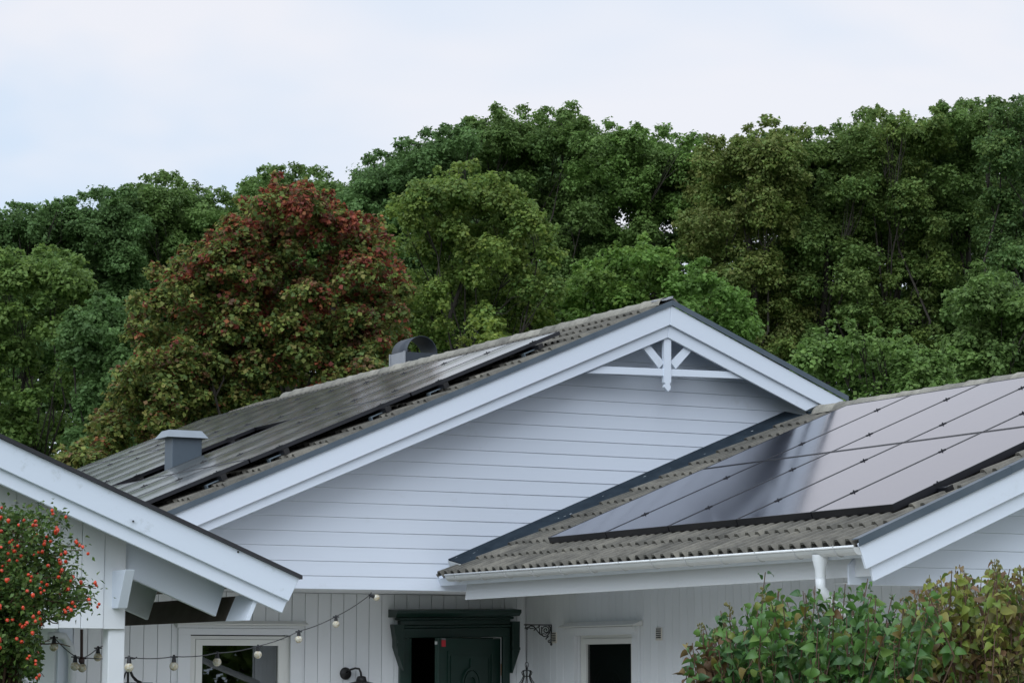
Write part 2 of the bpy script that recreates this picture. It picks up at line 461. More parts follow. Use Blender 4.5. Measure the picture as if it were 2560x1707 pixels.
for k in range(5):
    d1 = 0.25 + (k + 1) * 0.36
    rt.hexa([RP(Y_BARGE + .08, d1 - .40, .004), RP(Y_END, d1 - .40, .004), RP(Y_END, d1, .02), RP(Y_BARGE + .08, d1, .02)], [RP(Y_BARGE + .08, d1 - .40, .02), RP(Y_END, d1 - .40, .02), RP(Y_END, d1, .05), RP(Y_BARGE + .08, d1, .05)])
o = rt.build('tile_field', 'roof_tile', house); o['kind'] = 'stuff'
ridge_part = MB().box(XR - .02, XR + .02, Y_BARGE + .05, 29.0, ZR - .02, ZR + .03).build('ridge_batten', 'roof_tile', house)
y = Y_BARGE + 0.05; k = 0
while y < 28.6:
    link('ridge_tile', CAP, ridge_part, Matrix.Translation((XR + random.uniform(-.004, .004), y, ZR + 0.012 + random.uniform(-.003, .003))) @ Matrix.Rotation(R(-1.6), 4, 'X'))
    y += 0.325
# wing roof
wm = MB(); SW.slab(wm, YW0 + 0.03, Y_GABLE - 0.01, 0.0, 4.17, -0.07, -0.004); roof_wing = wm.build('roof_slope', 'white_trim', house)
lay_tiles(roof_wing, SW, YW0 + 0.05, 24, 4.215, 12)
wr = MB(); cw, sw = math.cos(PW), math.sin(PW)
def WP(y, d, n): return Vector((XW + d * cw + n * sw, y, ZW - d * sw + n * cw))
wr.hexa([WP(YW0 + .03, .02, -.07), WP(Y_GABLE + 1.5, .02, -.07), WP(Y_GABLE + 1.5, 4.2, -.07), WP(YW0 + .03, 4.2, -.07)], [WP(YW0 + .03, .02, .0), WP(Y_GABLE + 1.5, .02, .0), WP(Y_GABLE + 1.5, 4.2, .0), WP(YW0 + .03, 4.2, .0)])
wr.build('roof_slope', 'roof_tile', house)
ridge_wing = MB().box(XW - .02, XW + .02, YW0 + .05, Y_GABLE - .4, ZW - .02, ZW + .03).build('ridge_batten', 'roof_tile', house)
y = YW0 + 0.03
while y < 19.25:
    link('ridge_tile', CAP, ridge_wing, Matrix.Translation((XW + random.uniform(-.004, .004), y, ZW + 0.02 + random.uniform(-.003, .003))) @ Matrix.Rotation(R(-1.6), 4, 'X'))
    y += 0.325

# ---- barge boards, verge flashings ----------------------------------------------
def barge(poly, y0, y1, mat='white_trim', name='barge_board'):
    return MB().xz(poly, y0, y1).build(name, mat, house, bevel=0.004)
TL, TR = 0.4292, 0.4050
ax, az = 12.155, 3.394
barge([(ax, az), (5.55, az - TL * (ax - 5.55)), (5.55, az - TL * (ax - 5.55) - .187), (12.147, 3.207)], 19.64, 19.668)
barge([(ax + .002, az), (14.126, 2.595), (13.94, 2.508), (12.149, 3.207)], 19.64, 19.668)
bx, bz = 12.139, 3.0896
barge([(12.150, 3.26), (5.6, 3.26 - .4292 * 6.55), (5.6, bz - .4234 * (bx - 5.6)), (bx, bz)], 19.671, 19.696)
barge([(12.152, 3.26), (13.90, 3.26 - .4 * 1.748), (13.812, 2.526), (13.691, 2.474), (bx + .002, bz)], 19.671, 19.696)
def verge(p0, p1, y, h, back, name='verge_flashing'):
    """folded sheet: upright face over the barge board and a flange lapping onto the tiles"""
    (x0, z0), (x1, z1) = p0, p1; mb = MB()
    mb.hexa([(x0, y - .016, z0 - h), (x1, y - .016, z1 - h), (x1, y - .016, z1), (x0, y - .016, z0)], [(x0, y - .010, z0 - h), (x1, y - .010, z1 - h), (x1, y - .010, z1), (x0, y - .010, z0)])
    mb.hexa([(x0, y - .016, z0), (x1, y - .016, z1), (x1, y - .016, z1 + .006), (x0, y - .016, z0 + .006)], [(x0, y + back, z0 - .004), (x1, y + back, z1 - .004), (x1, y + back, z1 + .002), (x0, y + back, z0 + .002)])
    return mb.build(name, 'verge_steel', house)
def verge_run(a, b, y, n, h=.046, back=.035):
    for i in range(n):
        t0, t1 = i / n, (i + 1) / n
        lift = 0.0012 * (i % 2)
        verge((a[0] + (b[0] - a[0]) * t0, a[1] + (b[1] - a[1]) * t0 + lift), (a[0] + (b[0] - a[0]) * t1 + .004 * (1 if b[0] > a[0] else -1), a[1] + (b[1] - a[1]) * t1 + lift), y - lift, h, back)
verge_run((12.166, 3.437), (5.52, 3.437 - TL * 6.646), Y_BARGE, 5)
verge_run((12.168, 3.437), (14.162, 2.632), Y_BARGE, 2)
MB().xz([(13.70, 2.47), (13.93, 2.505), (14.0, 2.53), (13.93, 2.42), (13.79, 2.36)], 19.66, 19.69).build('valley_flashing', 'flashing_steel', house)
MB().hexa([(12.10, Y_BARGE - .02, 3.435), (12.168, Y_BARGE - .022, 3.458), (12.168, Y_BARGE + .2, 3.468), (12.06, Y_BARGE + .2, 3.44)], [(12.10, Y_BARGE - .02, 3.448), (12.168, Y_BARGE - .022, 3.478), (12.168, Y_BARGE + .2, 3.486), (12.06, Y_BARGE + .2, 3.452)]).build('ridge_end_cap', 'hood_steel', house)
# wing barge
barge([(9.846, .838), (13.75, .838 + .4085 * 3.904), (13.75, .838 + .4085 * 3.904 - .19), (9.905, .668)], YW0, YW0 + .028)
barge([(13.753, 2.433), (17.65, .838), (17.59, .668), (13.753, 2.243)], YW0, YW0 + .028)
barge([(9.93, .79), (13.75, .79 + .4085 * 3.82), (13.75, 2.13), (9.985, .588)], YW0 + .031, YW0 + .056)
barge([(13.753, 2.35), (17.57, .79), (17.52, .588), (13.753, 2.13)], YW0 + .031, YW0 + .056)
verge_run((9.835, .866), (13.75, .866 + .4085 * 3.915), YW0, 3, .05, .07)
# gable ornament: king post, tie beam, two braces, in the plane of the inner trim
orn = MB()
z8 = lambda x, y, Y=19.70: at(1400 + x / 2.94, 700 + y / 2.94, Y)
def quad_bar(pts, y0, y1):
    q = [z8(*p, Y=y0) for p in pts]
    return MB().hexa([(v.x, y0, v.z) for v in q], [(v.x, y1, v.z) for v in q])
ornament = MB()
kp = [z8(*p, Y=19.69) for p in [(765, 415), (817, 415), (817, 750), (806, 762), (817, 785), (812, 800), (796, 820), (780, 800), (768, 785), (777, 762), (765, 750)]]
ornament.xz([(v.x, v.z) for v in kp], 19.69, 19.73)
orn_obj = ornament.build('king_post', 'white_trim', house)
quad_bar([(195, 684), (310, 633), (1250, 672), (1385, 727)], 19.699, 19.725).build('tie_beam', 'white_trim', house, bevel=.003)
quad_bar([(612, 500), (662, 480), (768, 606), (728, 648)], 19.703, 19.723).build('gable_brace', 'white_trim', house)
quad_bar([(928, 482), (972, 515), (852, 652), (812, 604)], 19.703, 19.723).build('gable_brace', 'white_trim', house)

# ---- horizontal siding of the gables ---------------------------------------------
def siding(parent, zlist, xl, xr_, y, t=0.02):
    for z0, z1 in zip(zlist, zlist[1:]):
        g0 = z0 + .0012
        a0, a1, b0, b1 = xl(g0), xl(z1), xr_(g0), xr_(z1)
        if b1 - a1 < .02: continue
        mb = MB()
        # lapped board: lower edge proud, upper edge tucked back, eased lower lip
        mb.hexa([(a0, y - t, g0 + .003), (b0, y - t, g0 + .003), (b1, y - t + .006, z1), (a1, y - t + .006, z1)], [(a0, y + .004, g0 + .003), (b0, y + .004, g0 + .003), (b1, y + .004, z1), (a1, y + .004, z1)])
        mb.hexa([(a0, y - t + .004, g0), (b0, y - t + .004, g0), (b0, y - t, g0 + .003), (a0, y - t, g0 + .003)], [(a0, y + .004, g0), (b0, y + .004, g0), (b0, y + .004, g0 + .003), (a0, y + .004, g0 + .003)])
        mb.build('siding_board', 'white_siding', parent)
topL = lambda z: XR - (ZR - .075 - z) / math.tan(PL)
topR = lambda z: XR + (ZR - .075 - z) / math.tan(PR)
zs = [0.700] + [0.8146 + .12904 * k for k in range(21)]
zs = [z for z in zs if z < ZR - .12]
gw = MB().xz([(topL(.72), .72), (topR(.72), .72), (XR, ZR - .09)], Y_GABLE + .006, Y_GABLE + .10).build('gable_wall', 'white_siding', house)
siding(gw, zs + [ZR - .1], topL, topR, Y_GABLE)
MB().box(topL(.7), X_SIDE - .002, Y_GABLE + .012, Y_WALL + .015, .702, .72).build('soffit', 'white_board', house)
wl = lambda z: max(10.0, XW - (ZW - .075 - z) / math.tan(PW))
wrr = lambda z: min(17.4, XW + (ZW - .075 - z) / math.tan(PW))
zw = [.575 + .1272 * k for k in range(15)]
zw = [z for z in zw if z < ZW - .12]
gw2 = MB().xz([(10.2, .60), (17.3, .60), (17.3, .85), (XW, ZW - .1), (10.2, .85)], 13.906, 14.0).build('gable_wall', 'white_siding', house)
siding(gw2, zw + [ZW - .1], wl, wrr, 13.9)
MB().box(X_SIDE + .151, 16.2, 14.25, 14.35, GROUND, .6).build('wing_front_wall', 'white_board', house)
MB().box(X_SIDE - .012, X_SIDE + .15, 14.215, 14.248, GROUND, .598).build('corner_board', 'white_board', house)
MB().box(10.2, 17.3, 14.0, 14.36, .60, .612).build('soffit', 'white_board', house)

# ---- vertical boarding with openings ----------------------------------------------
def split(a0, a1, z0, z1, openings):
    """rectangles of a wall strip that stay once the openings are cut"""
    cuts = sorted([o for o in openings if o[0] < a1 - 1e-6 and o[1] > a0 + 1e-6], key=lambda o: o[2])
    if not cuts: return [(a0, a1, z0, z1)]
    xs = sorted({a0, a1, *[min(max(o[0], a0), a1) for o in cuts], *[min(max(o[1], a0), a1) for o in cuts]})
    out = []
    for u0, u1 in zip(xs, xs[1:]):
        if u1 - u0 < 1e-5: continue
        z = z0
        for o in cuts:
            if o[0] < u1 - 1e-6 and o[1] > u0 + 1e-6:
                if o[2] > z: out.append((u0, u1, z, o[2]))
                z = max(z, o[3])
        if z < z1: out.append((u0, u1, z, z1))
    return out
DOOR = (10.105, 11.065, GROUND, .305)
WIN = (7.93, 8.915, -.95, .318)
front_wall = MB()
for a0, a1, z0, z1 in split(6.85, X_SIDE + .1, GROUND, .74, [DOOR, WIN]): front_wall.box(a0, a1, Y_WALL + .018, Y_WALL + .15, z0, z1)
front_wall = front_wall.build('front_wall', 'white_board', house)
x = 6.86; BW = .1287
while x < X_SIDE - .01:
    for a0, a1, z0, z1 in split(x + .0022, min(x + BW, X_SIDE) - .0022, GROUND + .05, .698, [DOOR, WIN]):
        if a1 - a0 > .01: MB().box(a0, a1, Y_WALL, Y_WALL + .0175, z0, z1).build('wall_board', 'white_board', front_wall, bevel=.0025)
    x += BW
SWIN = (18.985, 20.03, -.95, .318)      # along y
wing_wall = MB()
for a0, a1, z0, z1 in split(14.25, Y_WALL, GROUND, 1.35, [SWIN]): wing_wall.box(X_SIDE + .018, X_SIDE + .15, a0, a1, z0, z1)
wing_wall = wing_wall.build('wing_wall', 'white_board', house)
y = Y_WALL - .004; BW2 = .1205
while y > 14.27:
    for a0, a1, z0, z1 in split(max(y - BW2, 14.25) + .0018, y - .0018, GROUND + .05, 1.3, [SWIN]):
        if a1 - a0 > .01: MB().box(X_SIDE, X_SIDE + .0175, a0, a1, z0, z1).build('wall_board', 'white_board', wing_wall, bevel=.002)
    y -= BW2
# left end of the house and dark rooms behind the openings
MB().box(6.70, 6.85, Y_WALL + .02, Y_END - .3, GROUND, .70).build('end_wall', 'white_board', house)
MB().box(6.72, 6.845, Y_WALL - .02, Y_WALL + .0175, GROUND, .70).build('corner_board', 'white_trim', house)
def room(x0, x1, y0, y1, z0, z1, openaxis):
    t = .02; mb = MB()
    if openaxis == 'y': mb.box(x0, x1, y1 - t, y1, z0, z1)
    else: mb.box(x1 - t, x1, y0, y1, z0, z1)
    mb.box(x0, x1, y0, y1 - t - .001, z0, z0 + t); mb.box(x0, x1, y0, y1 - t - .001, z1 - t, z1)
    if openaxis == 'y': mb.box(x0, x0 + t, y0, y1 - t - .001, z0 + t + .001, z1 - t - .001); mb.box(x1 - t, x1, y0, y1 - t - .001, z0 + t + .001, z1 - t - .001)
    else: mb.box(x0, x1 - t - .001, y0, y0 + t, z0 + t + .001, z1 - t - .001); mb.box(x0, x1 - t - .001, y1 - t, y1, z0 + t + .001, z1 - t - .001)
    return mb.build('room_interior', 'room_dark', house)
room(7.4, 9.4, Y_WALL + .152, 24.0, GROUND + .02, .66, 'y')
room(9.7, 11.32, Y_WALL + .152, 25.0, GROUND + .02, .66, 'y')
room(X_SIDE + .152, 14.5, 18.2, 20.6, GROUND + .02, .66, 'x')

# ---- window in the front wall -----------------------------------------------------
win = MB().box(WIN[0], WIN[1], Y_WALL - .006, Y_WALL + .10, WIN[2] - .002, WIN[2] + .03).build('window', 'frame_white', house)
def ring(x0, x1, z0, z1, w, y0, y1, name, mat, parent, wt_=None):
    wt_ = wt_ or w; mb = MB()
    mb.box(x0, x0 + w, y0, y1, z0, z1 - wt_ - .0005); mb.box(x1 - w, x1, y0, y1, z0, z1 - wt_ - .0005); mb.box(x0, x1, y0, y1, z1 - wt_, z1)
    mb.box(x0 + w + .0005, x1 - w - .0005, y0, y1, z0, z0 + w)
    return mb.build(name, mat, parent)
ring(WIN[0] - .11, WIN[1] + .10, WIN[2] - .1, .372, .115, Y_WALL - .022, Y_WALL - .002, 'architrave', 'white_board', win, .058)
ring(WIN[0] + .01, WIN[1] - .002, WIN[2] + .02, .305, .055, Y_WALL + .02, Y_WALL + .09, 'casing', 'frame_white', win, .03)
ring(WIN[0] + .068, WIN[1] - .06, WIN[2] + .08, .272, .062, Y_WALL + .012, Y_WALL + .07, 'sash', 'frame_white', win, .052)
MB().box(WIN[0] + .131, WIN[1] - .123, Y_WALL + .035, Y_WALL + .041, WIN[2] + .143, .219).build('pane', 'window_glass', win)
MB().box(WIN[0] - .128, WIN[1] + .112, Y_WALL - .04, Y_WALL - .002, .376, .400).build('drip_moulding', 'white_board', win)
MB().yz([(Y_WALL - .10, .402), (Y_WALL - .10, .412), (Y_WALL - .002, .442), (Y_WALL - .002, .402)], WIN[0] - .15, WIN[1] + .13).build('head_flashing', 'frame_white', win)
# ---- window in the wing side wall --------------------------------------------------
def ringx(y0, y1, z0, z1, w, x0, x1, name, mat, parent, wt_=None):
    wt_ = wt_ or w; mb = MB()
    mb.box(x0, x1, y0, y0 + w, z0, z1 - wt_ - .0005); mb.box(x0, x1, y1 - w, y1, z0, z1 - wt_ - .0005); mb.box(x0, x1, y0, y1, z1 - wt_, z1)
    mb.box(x0, x1, y0 + w + .0005, y1 - w - .0005, z0, z0 + w)
    return mb.build(name, mat, parent)
win2 = MB().box(X_SIDE - .006, X_SIDE + .10, SWIN[0], SWIN[1], SWIN[2] - .002, SWIN[2] + .03).build('window', 'frame_white', house)
ringx(SWIN[0] - .105, SWIN[1] + .105, SWIN[2] - .1, .385, .108, X_SIDE - .024, X_SIDE - .002, 'architrave', 'white_board', win2, .07)
ringx(SWIN[0] + .002, SWIN[1] - .012, SWIN[2] + .02, .316, .05, X_SIDE + .045, X_SIDE + .11, 'casing', 'frame_white', win2, .03)
ringx(SWIN[0] + .055, SWIN[1] - .066, SWIN[2] + .08, .284, .06, X_SIDE + .035, X_SIDE + .09, 'sash', 'frame_white', win2, .05)
MB().box(X_SIDE + .055, X_SIDE + .061, SWIN[0] + .116, SWIN[1] - .127, SWIN[2] + .142, .233).build('pane', 'window_glass', win2)
MB().xz([(X_SIDE - .10, .388), (X_SIDE - .10, .398), (X_SIDE - .002, .438), (X_SIDE - .002, .388)], SWIN[0] - .15, SWIN[1] + .16).build('head_flashing', 'frame_white', win2)
MB().box(X_SIDE - .04, X_SIDE - .025, SWIN[0] - .05, SWIN[1] + .1, .34, .384).build('drip_moulding', 'white_board', win2)
cur = MB()
for k in range(9):
    y0 = SWIN[1] - .20 - k * .028
    cur.box(X_SIDE + .20 + .02 * (k % 2), X_SIDE + .215 + .02 * (k % 2), y0, y0 + .027, -1.0, .30)
cur.build('curtain', 'curtain', win2)
for (y0, y1, z0, z1) in ((20.385, 20.475, .25, .352), (18.505, 18.606, .256, .368)):
    v = MB().box(X_SIDE - .010, X_SIDE - .001, y0, y1, z0, z1).build('vent_grille', 'vent_plastic', house, bevel=.003)
    n = 5; h = (z1 - z0 - .02) / n
    for k in range(n):
        MB().xz([(X_SIDE - .020, z0 + .012 + k * h), (X_SIDE - .0105, z0 + .012 + k * h + h * .55), (X_SIDE - .0105, z0 + .012 + k * h + h * .3)], y0 + .01, y1 - .01).build('louvre', 'vent_plastic', v)
        MB().box(X_SIDE - .0125, X_SIDE - .0102, y0 + .012, y1 - .012, z0 + .012 + k * h + h * .58, z0 + .012 + k * h + h * .95).build('gap_shade', 'room_dark', v)  # dark strips painted as the shade in the louvre gaps

# ---- green door and surround --------------------------------------------------------
DX = lambda px, py: at(px, py, 20.93)
sh = lambda x: (x - 10.6) * .018           # the old surround hangs slightly out of level
def sheared(mb):
    mb.v = [(vx, vy, vz + sh(vx)) for vx, vy, vz in mb.v]; return mb
YD = Y_WALL
sur = sheared(MB().box(9.99, 10.10, YD - .05, YD - .003, GROUND, .30)).build('door_surround', 'green_paint', house, bevel=.004)
sheared(MB().box(11.07, 11.142, YD - .05, YD - .003, GROUND, .31)).build('jamb', 'green_paint', sur, bevel=.004)
sheared(MB().box(9.99, 11.142, YD - .055, YD - .003, .305, .395)).build('lintel', 'green_paint', sur, bevel=.005)
sheared(MB().box(9.985, 11.142, YD - .075, YD - .003, .397, .420)).build('moulding', 'green_paint', sur, bevel=.005)
sheared(MB().box(9.98, 11.142, YD - .06, YD - .003, .421, .47)).build('frieze', 'green_paint', sur, bevel=.004)
sheared(MB().box(9.95, 11.16, YD - .10, YD - .003, .471, .495)).build('moulding', 'green_paint', sur, bevel=.006)
sheared(MB().yz([(YD - .16, .498), (YD - .20, .53), (YD - .20, .558), (YD - .003, .572), (YD - .003, .498)], 9.885, 11.185)).build('cornice', 'green_paint', sur)
sheared(MB().yz([(YD - .12, .497), (YD - .14, .51), (YD - .003, .51), (YD - .003, .497)], 9.93, 11.17)).build('moulding', 'green_paint', sur)
MB().xz([(9.90, .42), (9.925, .28), (9.925, .21), (10.005, -.01), (10.005, .42)], YD - .10, YD - .003).build('console', 'green_paint', sur, bevel=.004)
MB().xz([(11.225, .46), (11.222, .18), (11.145, -.03), (11.145, .46)], YD - .10, YD - .003).build('console', 'green_paint', sur, bevel=.004)
MB().box(9.93, 9.99, YD - .125, YD - .101, .25, .275).build('moulding', 'green_paint', sur)
MB().box(11.15, 11.213, YD - .125, YD - .101, .19, .215).build('moulding', 'green_paint', sur)
MB().box(9.93, 9.99, YD - .12, YD - .101, .13, .22).build('moulding', 'green_paint', sur)
# leaf, hinged on the right jamb and standing ajar
door = MB().box(-.93, 0, -.022, .022, GROUND + .03, .295).build('door', 'green_paint', house, bevel=.003)
dm = Matrix.Translation((11.06, YD + .02, 0)) @ Matrix.Rotation(R(24), 4, 'Z')
def on_door(mb, name, mat, **kw):
    o = mb.build(name, mat, None, **kw); o.parent = door; return o
def dring(x0, x1, z0, z1, w, d0, d1, name):
    mb = MB(); mb.box(x0, x0 + w, d0, d1, z0, z1); mb.box(x1 - w, x1, d0, d1, z0, z1); mb.box(x0 + w + .0005, x1 - w - .0005, d0, d1, z1 - w, z1); mb.box(x0 + w + .0005, x1 - w - .0005, d0, d1, z0, z0 + w)
    return on_door(mb, name, 'green_paint')
dring(-.80, -.13, -1.0, .175, .022, -.034, -.023, 'panel_moulding')
dring(-.755, -.175, -.95, .13, .012, -.030, -.023, 'panel_moulding')
on_door(MB().box(-.47, -.45, -.033, -.023, .03, .11), 'carved_rib', 'green_paint')
for r0, r1 in ((.135, .118), (.105, .06)):
    mb = MB(); poly = []
    nA = 14
    for k in range(nA + 1): a = math.pi * k / nA; poly.append((-.46 + r0 * math.cos(a), -.13 + r0 * 1.15 * math.sin(a)))
    for k in range(nA, -1, -1): a = math.pi * k / nA; poly.append((-.46 + r1 * math.cos(a), -.13 + r1 * 1.15 * math.sin(a)))
    for k in range(nA):
        q = [poly[k], poly[k + 1], poly[2 * nA - k], poly[2 * nA + 1 - k]]
        mb.xz(q, -.040, -.023)
    on_door(mb, 'carved_arch', 'green_paint')
on_door(MB().xz([(-.885, .215), (-.827, .215), (-.827, .275), (-.885, .275)], -.0245, -.0228), 'sticker', 'sticker_red')
on_door(MB().xz([(-.885, .277), (-.827, .277), (-.827, .293), (-.885, .293)], -.0245, -.0228), 'sticker', 'sticker_grey')
on_door(MB().box(-.94, -.9305, -.01, .012, .235, .262), 'strike_plate', 'gutter_white')
on_door(MB().tube([(.006, -.028, -.05), (.006, -.028, .06)], .009, 8), 'hinge', 'brass')
door.matrix_parent_inverse = Matrix.Translation(-Vector(house.location)); door.matrix_basis = dm
MB().box(10.106, 10.14, YD + .02, YD + .10, GROUND, .30).build('door_frame', 'green_paint', sur)
MB().box(10.29, 10.30, YD + .45, YD + .46, GROUND + .05, .22).build('door_edge', 'grey_metal', sur)

# ---- eaves of the wing: fascia, gutter, downpipe ------------------------------------
MB().yz([(13.60, .632), (19.75, .620), (19.70, .80), (13.60, .80)], 10.05, 10.08).build('fascia', 'white_board', house)
MB().box(10.0, 10.049, 13.6, 19.97, .775, .80).build('drip_edge', 'roof_felt', house)
gm = MB(); segs = 10; GX, GZ = 9.858, .826
ys = [13.56, 15.0, 17.0, 19.0, 19.66]
for yy in ys:
    for rad in (.052, .048):
        for k in range(segs + 1):
            a = math.pi * (1 + k / segs); gm.v.append((GX + rad * math.cos(a), yy, GZ - .002 * (19.66 - yy) + rad * math.sin(a)))
n1 = segs + 1; per = 2 * n1
for i in range(len(ys) - 1):
    for k in range(segs):
        a = i * per + k; gm.f.append((a, a + 1, a + 1 + per, a + per)); b = a + n1; gm.f.append((b, b + 1, b + 1 + per, b + per))
for i in (0, len(ys) - 1):
    gm.f.append(tuple(i * per + k for k in range(n1)))
gutter = gm.build('gutter', 'gutter_white', house)
MB().tube([(GX - .054, 13.56, GZ - .008), (GX - .054, 19.66, GZ + .004)], .0085, 8).build('gutter_bead', 'bead_white', gutter, True)
for k in range(13):
    yy = 13.78 + k * .475
    pts = [(GX - .066, yy, GZ + .004)] + [(GX + .0555 * math.cos(math.pi * (1 + j / 8)), yy, GZ - .002 * (19.66 - yy) + .0555 * math.sin(math.pi * (1 + j / 8))) for j in range(9)]
    MB().tube(pts, .004, 5).build('gutter_bracket', 'bracket_grey', gutter)
px_ = GX; py_ = 14.02
dp = MB().lathe([(.056, .0), (.056, -.03), (.038, -.10), (.036, -.16)], (px_, py_, GZ - .045), 16)
dp.tube([(px_, py_, GZ - .20), (px_, py_, GZ - .27), (px_ + .05, py_, GZ - .33), (px_ + .9, py_ + .28, GZ - .75), (X_SIDE - .06, py_ + .5, GZ - .98), (X_SIDE - .05, py_ + .52, GZ - 1.1), (X_SIDE - .05, py_ + .52, GROUND)], .036, 12)
dp.build('downpipe', 'pipe_white', house, True)
# downpipe at the left corner of the house
MB().tube([at(120, 1588, 20.92), at(160, 1590, 20.92), (6.81, 20.92, .19), (6.83, 20.92, .1), (6.83, 20.92, GROUND)], .036, 10).build('downpipe', 'pipe_white', house, True)

# ---- apron flashing where the wing roof meets the gable wall ------------------------
ap = MB()
ap.prism([(19.978, .125), (19.70, .062), (19.695, .030), (19.978, .030)], lambda p: SW.pt(p[0], 4.01, p[1]), lambda p: SW.pt(p[0], .05, p[1]))
ap.build('apron_flashing', 'flashing_steel', house)
MB().prism([(19.978, .11), (19.71, .056), (19.705, .034), (19.978, .034)], lambda p: SW.pt(p[0], 4.018, p[1]), lambda p: SW.pt(p[0], 4.011, p[1])).build('flashing_end', 'gutter_white', house)

# ---- chimney and vent hood ----------------------------------------------------------
CHX0, CHX1, CHY0, CHY1 = 8.55, 8.86, 23.2, 23.42
ch = MB().box(CHX0, CHX1, CHY0, CHY1, 1.6, 2.295).build('chimney', 'chimney_steel', house, bevel=.004)
MB().hexa([(CHX0 - .07, CHY0 - .05, 2.287), (CHX1 + .05, CHY0 - .05, 2.287), (CHX1 + .05, CHY1 + .12, 2.287), (CHX0 - .07, CHY1 + .12, 2.287)],
          [(CHX0 - .02, CHY0 + .04, 2.365), (CHX1 + .01, CHY0 + .04, 2.365), (CHX1 + .01, CHY1 + .04, 2.365), (CHX0 - .02, CHY1 + .04, 2.365)]).build('chimney_cap', 'cap_steel', ch)
HX0, HX1, HY0, HY1, HZ0, HZ1 = 12.585, 13.02, 26.3, 26.72, 3.30, 3.735
vh = MB().box(HX0, HX1, HY0, HY1, HZ0, HZ1).build('vent_hood', 'hood_dark', house, bevel=.004)
MB().box(HX0 - .008, HX0 - .001, HY0 - .004, HY1 + .004, HZ0, HZ1 + .004).build('side_panel', 'hood_steel', vh)  # left side painted pale, as lit, against the dark hood
for yy in (HY0 - .006, HY1 - .03): MB().box(HX0 - .016, HX0 - .0085, yy, yy + .035, HZ0, HZ1 + .01).build('panel_rib', 'hood_steel', vh)
arc = MB(); nA = 16; rad = (HX1 - HX0) / 2 - .015; cxx = (HX0 + HX1) / 2
for yy in (HY0 + .0, HY1 - .0):
    for rr_ in (rad, rad - .006):
        for k in range(nA + 1):
            a = math.pi * (1 - k / nA); arc.v.append((cxx + rr_ * math.cos(a), yy, HZ1 + rr_ * 1.0 * math.sin(a)))
m_ = nA + 1
for k in range(nA):
    arc.f.append((k, k + 1, 2 * m_ + k + 1, 2 * m_ + k)); arc.f.append((m_ + k, m_ + k + 1, 3 * m_ + k + 1, 3 * m_ + k)); arc.f.append((k, k + 1, m_ + k + 1, m_ + k)); arc.f.append((2 * m_ + k, 2 * m_ + k + 1, 3 * m_ + k + 1, 3 * m_ + k))
arc.build('hood_arch', 'hood_dark', vh, True)
lin = MB()
for yy in (HY0 + .004, HY1 - .004):
    for k in range(nA + 1): a = math.pi * (1 - k / nA); lin.v.append((cxx + (rad - .008) * math.cos(a), yy, HZ1 + (rad - .008) * math.sin(a)))
for k in range(nA): lin.f.append((k, k + 1, m_ + k + 1, m_ + k))
lin.build('hood_inner_shade', 'hood_dark', vh, True)  # extra dark skin, painted as the shade inside the arch
MB().box(cxx - .09, cxx - .02, HY1 - .09, HY1 - .07, HZ1 + .02, HZ1 + .05).build('fan_plate', 'hood_steel', vh)
MB().box(cxx - .09, cxx - .02, HY1 - .09, HY1 - .07, HZ1 + .058, HZ1 + .075).build('fan_plate', 'hood_steel', vh)

# ================================================================== SOLAR PANELS
ORD = ['first', 'second', 'third', 'fourth', 'fifth', 'sixth', 'seventh', 'eighth', 'ninth', 'tenth']
def panel_meshes(w, h, glass, tagname):
    fr = MB(); t = .035 if tagname == 'main' else .052; b = .011  # wing frames hang deeper, their black standing in for the shadow below
    fr.box(0, w, 0, b, -t, 0); fr.box(0, w, h - b, h, -t, 0); fr.box(0, b, b + .0003, h - b - .0003, -t, 0); fr.box(w - b, w, b + .0003, h - b - .0003, -t, 0)
    frame = fr.mesh('frame', 'black_frame')
    pn = MB().add([(b, b, -.002), (w - b, b, -.002), (w - b, h - b, -.002), (b, h - b, -.002), (b, b, -.03), (w - b, b, -.03), (w - b, h - b, -.03), (b, h - b, -.03)], [(0, 1, 2, 3), (7, 6, 5, 4)])
    pane = pn.mesh('pane', glass)
    return frame, pane
cl = MB().box(-.004, .016, -.032, .032, -.004, .005); cl.box(.002, .010, -.004, .004, .005, .014)
CLAMP = cl.mesh('clamp', 'black_frame')
def solar_panel(sl, y_far, d_bot, n, meshes, label, group, w, clamps):
    e = empty('solar_panel', label, 'solar panel', (0, 0, 0), group)
    e.matrix_basis = sl.mtx(y_far, d_bot, n)
    for nm, me in zip(('frame', 'pane'), meshes):
        o = bpy.data.objects.new(nm, me); COL.objects.link(o); o.parent = e
    for c in clamps:
        o = bpy.data.objects.new('clamp', CLAMP); COL.objects.link(o); o.parent = e; o.location = (w, c, 0)
    return e
PWW, PWH = .986, 1.725
mw = panel_meshes(PWW - .012, PWH - .018, 'panel_glass', 'wing')
for r, (rn, d0) in enumerate((('upper', .19), ('lower', .19 + PWH))):
    for c in range(5):
        yf = 18.775 - c * PWW
        solar_panel(SW, yf, d0 + PWH - .018, .122, mw, f'black solar panel, {rn} row of right roof, {ORD[c]} from the gable wall', 'solar panels on the right roof', PWW - .012, (.42, 1.30))
PMW, PMH = .925, 1.69
mm = panel_meshes(PMW - .012, PMH - .018, 'panel_glass_dusty_sheen', 'main')
Y0M = 20.08
for r, rn in enumerate(('top', 'middle', 'bottom')):
    for c in range(10):
        if r == 1 and c == 3: continue
        if r == 2 and c > 4: continue
        yf = Y0M + (c + 1) * PMW
        solar_panel(SM, yf, .965 + (r + 1) * PMH - .018, .165, mm, f'dusty solar panel, {rn} row of left roof, {ORD[c]} from the near verge', 'solar panels on the left roof', PMW - .012, (.30, 1.36))
